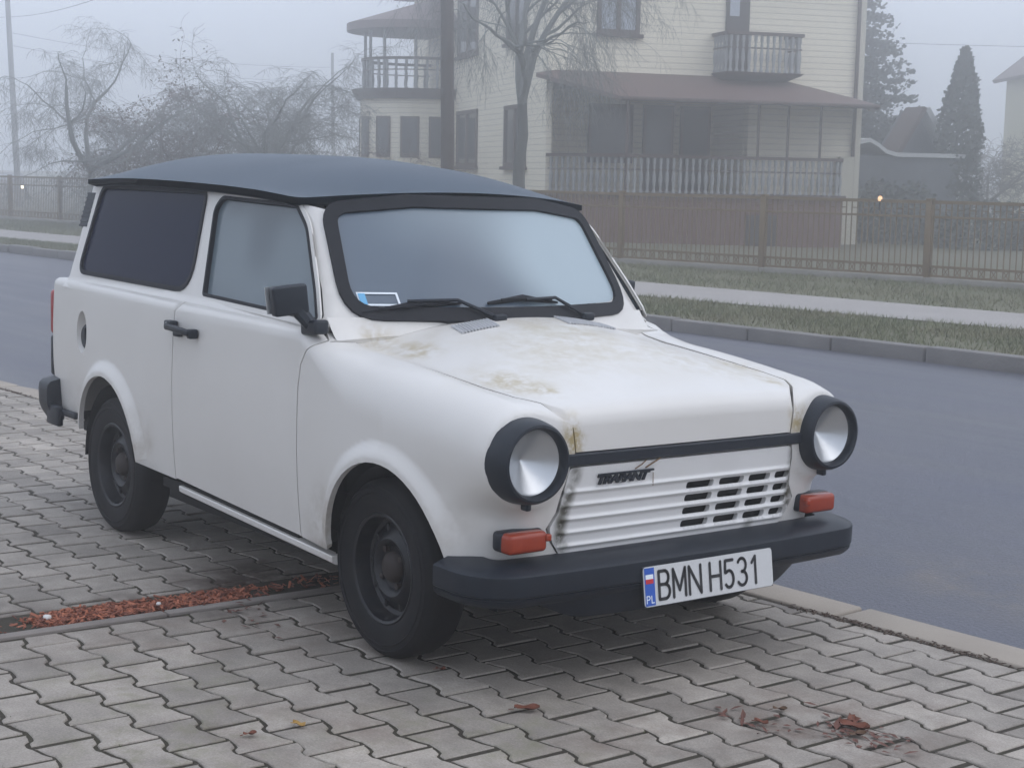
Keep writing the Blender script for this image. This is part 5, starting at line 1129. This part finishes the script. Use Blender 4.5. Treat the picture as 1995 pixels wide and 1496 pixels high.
# small lit garden lamp
gl_ = empty('fence_lamp', (-10.72, 14.30, .03)); tag(gl_, 'small lit lamp glowing orange white on the top rail of the fence', 'lamp')
w = MB(); w.tube([(0, 0, 1.06), (0, 0, 1.19)], .014, 8); w.build('bracket', BLACK, gl_); w = MB(); w.lathe([(.02, 1.19), (.030, 1.205), (.032, 1.235), (.020, 1.26), (.001, 1.27)], 14, (0, 0, 0), 'z'); w.build('lamp_glass', mat('lit_lamp_glass', (.9, .6, .35), .3, emit=((1.0, .60, .32), 1.1)), gl_)
w = MB(); w.lathe([(.04, 1.265), (.036, 1.28), (.001, 1.29)], 14, (0, 0, 0), 'z'); w.build('cap', BLACK, gl_)
# russet-leaved shrub whose outermost twig reaches into the picture at the right edge
rr = np.random.default_rng(9); bs = empty('russet_shrub', (-8.46, 15.72, .0)); tag(bs, 'russet leaved shrub behind the fence reaching in at the right edge', 'shrub'); st_ = MB(); lf = MB()
for k in range(26):
    az, ln = rr.uniform(0, 6.28), rr.uniform(.25, .62); P = [Vector((0, 0, 0))]; d = Vector((math.cos(az) * .5, math.sin(az) * .5, 1))
    for i in range(6): d = (d + Vector(rr.normal(0, .2, 3))).normalized(); P.append(P[-1] + d * ln * .28)
    st_.tube(P, [.012, .010, .008, .007, .006, .005, .004], 5, False)
    for i in range(46):
        a = P[rr.integers(2, 7)] + Vector(rr.normal(0, .07, 3)); u = Vector(rr.normal(0, 1, 3)).normalized() * rr.uniform(.025, .05); v = u.orthogonal().normalized() * rr.uniform(.012, .022); lf.add([a - u, a + v, a + u, a - v], [(0, 1, 2, 3)])
st_.build('stems', BARK_T, bs); lf.build('leaves', mat('russet_leaves', (.13, .045, .035), .85, noise=(9, (.08, .04, .03), .6)), bs, recalc=False)

# ------------------------------------------------------------------ mist, sky, light, camera
HZ = bpy.data.materials.new('mist'); HZ.use_nodes = True; nt = HZ.node_tree; nt.nodes.clear()
o_ = nt.nodes.new('ShaderNodeOutputMaterial'); v_ = nt.nodes.new('ShaderNodeVolumePrincipled'); v_.inputs['Color'].default_value = (.985, .99, 1, 1); v_.inputs['Density'].default_value = .0145; v_.inputs['Anisotropy'].default_value = .85
nt.links.new(v_.outputs[0], o_.inputs['Volume'])
h = MB(); h.box((-30, 18, 5.4), (190, 170, 13.2)); HO = h.build('haze', HZ); tag(HO, kind='stuff')
SUN_EL, SUN_AZ = 52.0, 40.0                                              # degrees; azimuth from +X towards +Y
wd = bpy.data.worlds.new('World'); S.world = wd; wd.use_nodes = True; nt = wd.node_tree; bg = nt.nodes['Background']
sk_ = nt.nodes.new('ShaderNodeTexSky'); sk_.sky_type = 'NISHITA'; sk_.sun_disc = False; sk_.sun_elevation = R(SUN_EL); sk_.sun_rotation = R(90 - SUN_AZ); sk_.air_density = 1.0; sk_.dust_density = 4.0; sk_.ozone_density = 1.2
hs_ = nt.nodes.new('ShaderNodeHueSaturation'); hs_.inputs['Saturation'].default_value = .45
nt.links.new(sk_.outputs[0], hs_.inputs['Color'])
mxw = nt.nodes.new('ShaderNodeMix'); mxw.data_type = 'RGBA'; mxw.inputs['Factor'].default_value = .8; mxw.inputs['B'].default_value = (1, 1, 1, 1)
# overcast: three times as bright overhead as at the horizon
tcw = nt.nodes.new('ShaderNodeTexCoord'); sxw = nt.nodes.new('ShaderNodeSeparateXYZ'); nt.links.new(tcw.outputs['Generated'], sxw.inputs[0])
cie = nt.nodes.new('ShaderNodeMapRange'); cie.inputs['From Min'].default_value = 0; cie.inputs['From Max'].default_value = 1; cie.inputs['To Min'].default_value = .80; cie.inputs['To Max'].default_value = 1.12
nt.links.new(sxw.outputs['Z'], cie.inputs['Value'])
cl_ = nt.nodes.new('ShaderNodeVectorMath'); cl_.operation = 'SCALE'; cl_.inputs[0].default_value = (7.3, 8.1, 9.7); nt.links.new(cie.outputs[0], cl_.inputs['Scale']); nt.links.new(cl_.outputs[0], mxw.inputs['B'])
nt.links.new(hs_.outputs['Color'], mxw.inputs['A']); nt.links.new(mxw.outputs['Result'], bg.inputs['Color']); bg.inputs['Strength'].default_value = .15
sl_ = bpy.data.lights.new('sun', 'SUN'); sl_.energy = .5; sl_.angle = R(60); sl_.color = (1.0, .97, .95); so = bpy.data.objects.new('sun', sl_); COL.objects.link(so)
so.rotation_euler = (Vector((math.cos(R(SUN_EL)) * math.cos(R(SUN_AZ)), math.cos(R(SUN_EL)) * math.sin(R(SUN_AZ)), math.sin(R(SUN_EL)))).to_track_quat('Z', 'Y')).to_euler(); so.location = (0, 0, 30)
S.cycles.volume_bounces = 6; S.cycles.max_bounces = 10; S.cycles.transparent_max_bounces = 12; S.cycles.use_denoising = True; S.cycles.sample_clamp_indirect = 6
S.view_settings.view_transform = 'Standard'; S.view_settings.look = 'None'; S.view_settings.gamma = 1; S.view_settings.exposure = 0
cd_ = bpy.data.cameras.new('camera'); co_ = bpy.data.objects.new('camera', cd_); COL.objects.link(co_)
m_ = Matrix(((0.5978885742633739, -0.11779975884570301, 0.7928760745420459), (0.8013564549827135, 0.06452267885431717, -0.5946971127986083), (0.018896688144963824, 0.9909389692253285, 0.13297696961427236))).to_4x4()
m_.translation = (3.819667050588677, -3.091878687643416, 1.455840175601019); co_.matrix_world = m_
cd_.sensor_width = 36; cd_.lens = 36 * 2996.855 / 1995; cd_.clip_start = .05; cd_.clip_end = 3000; S.camera = co_
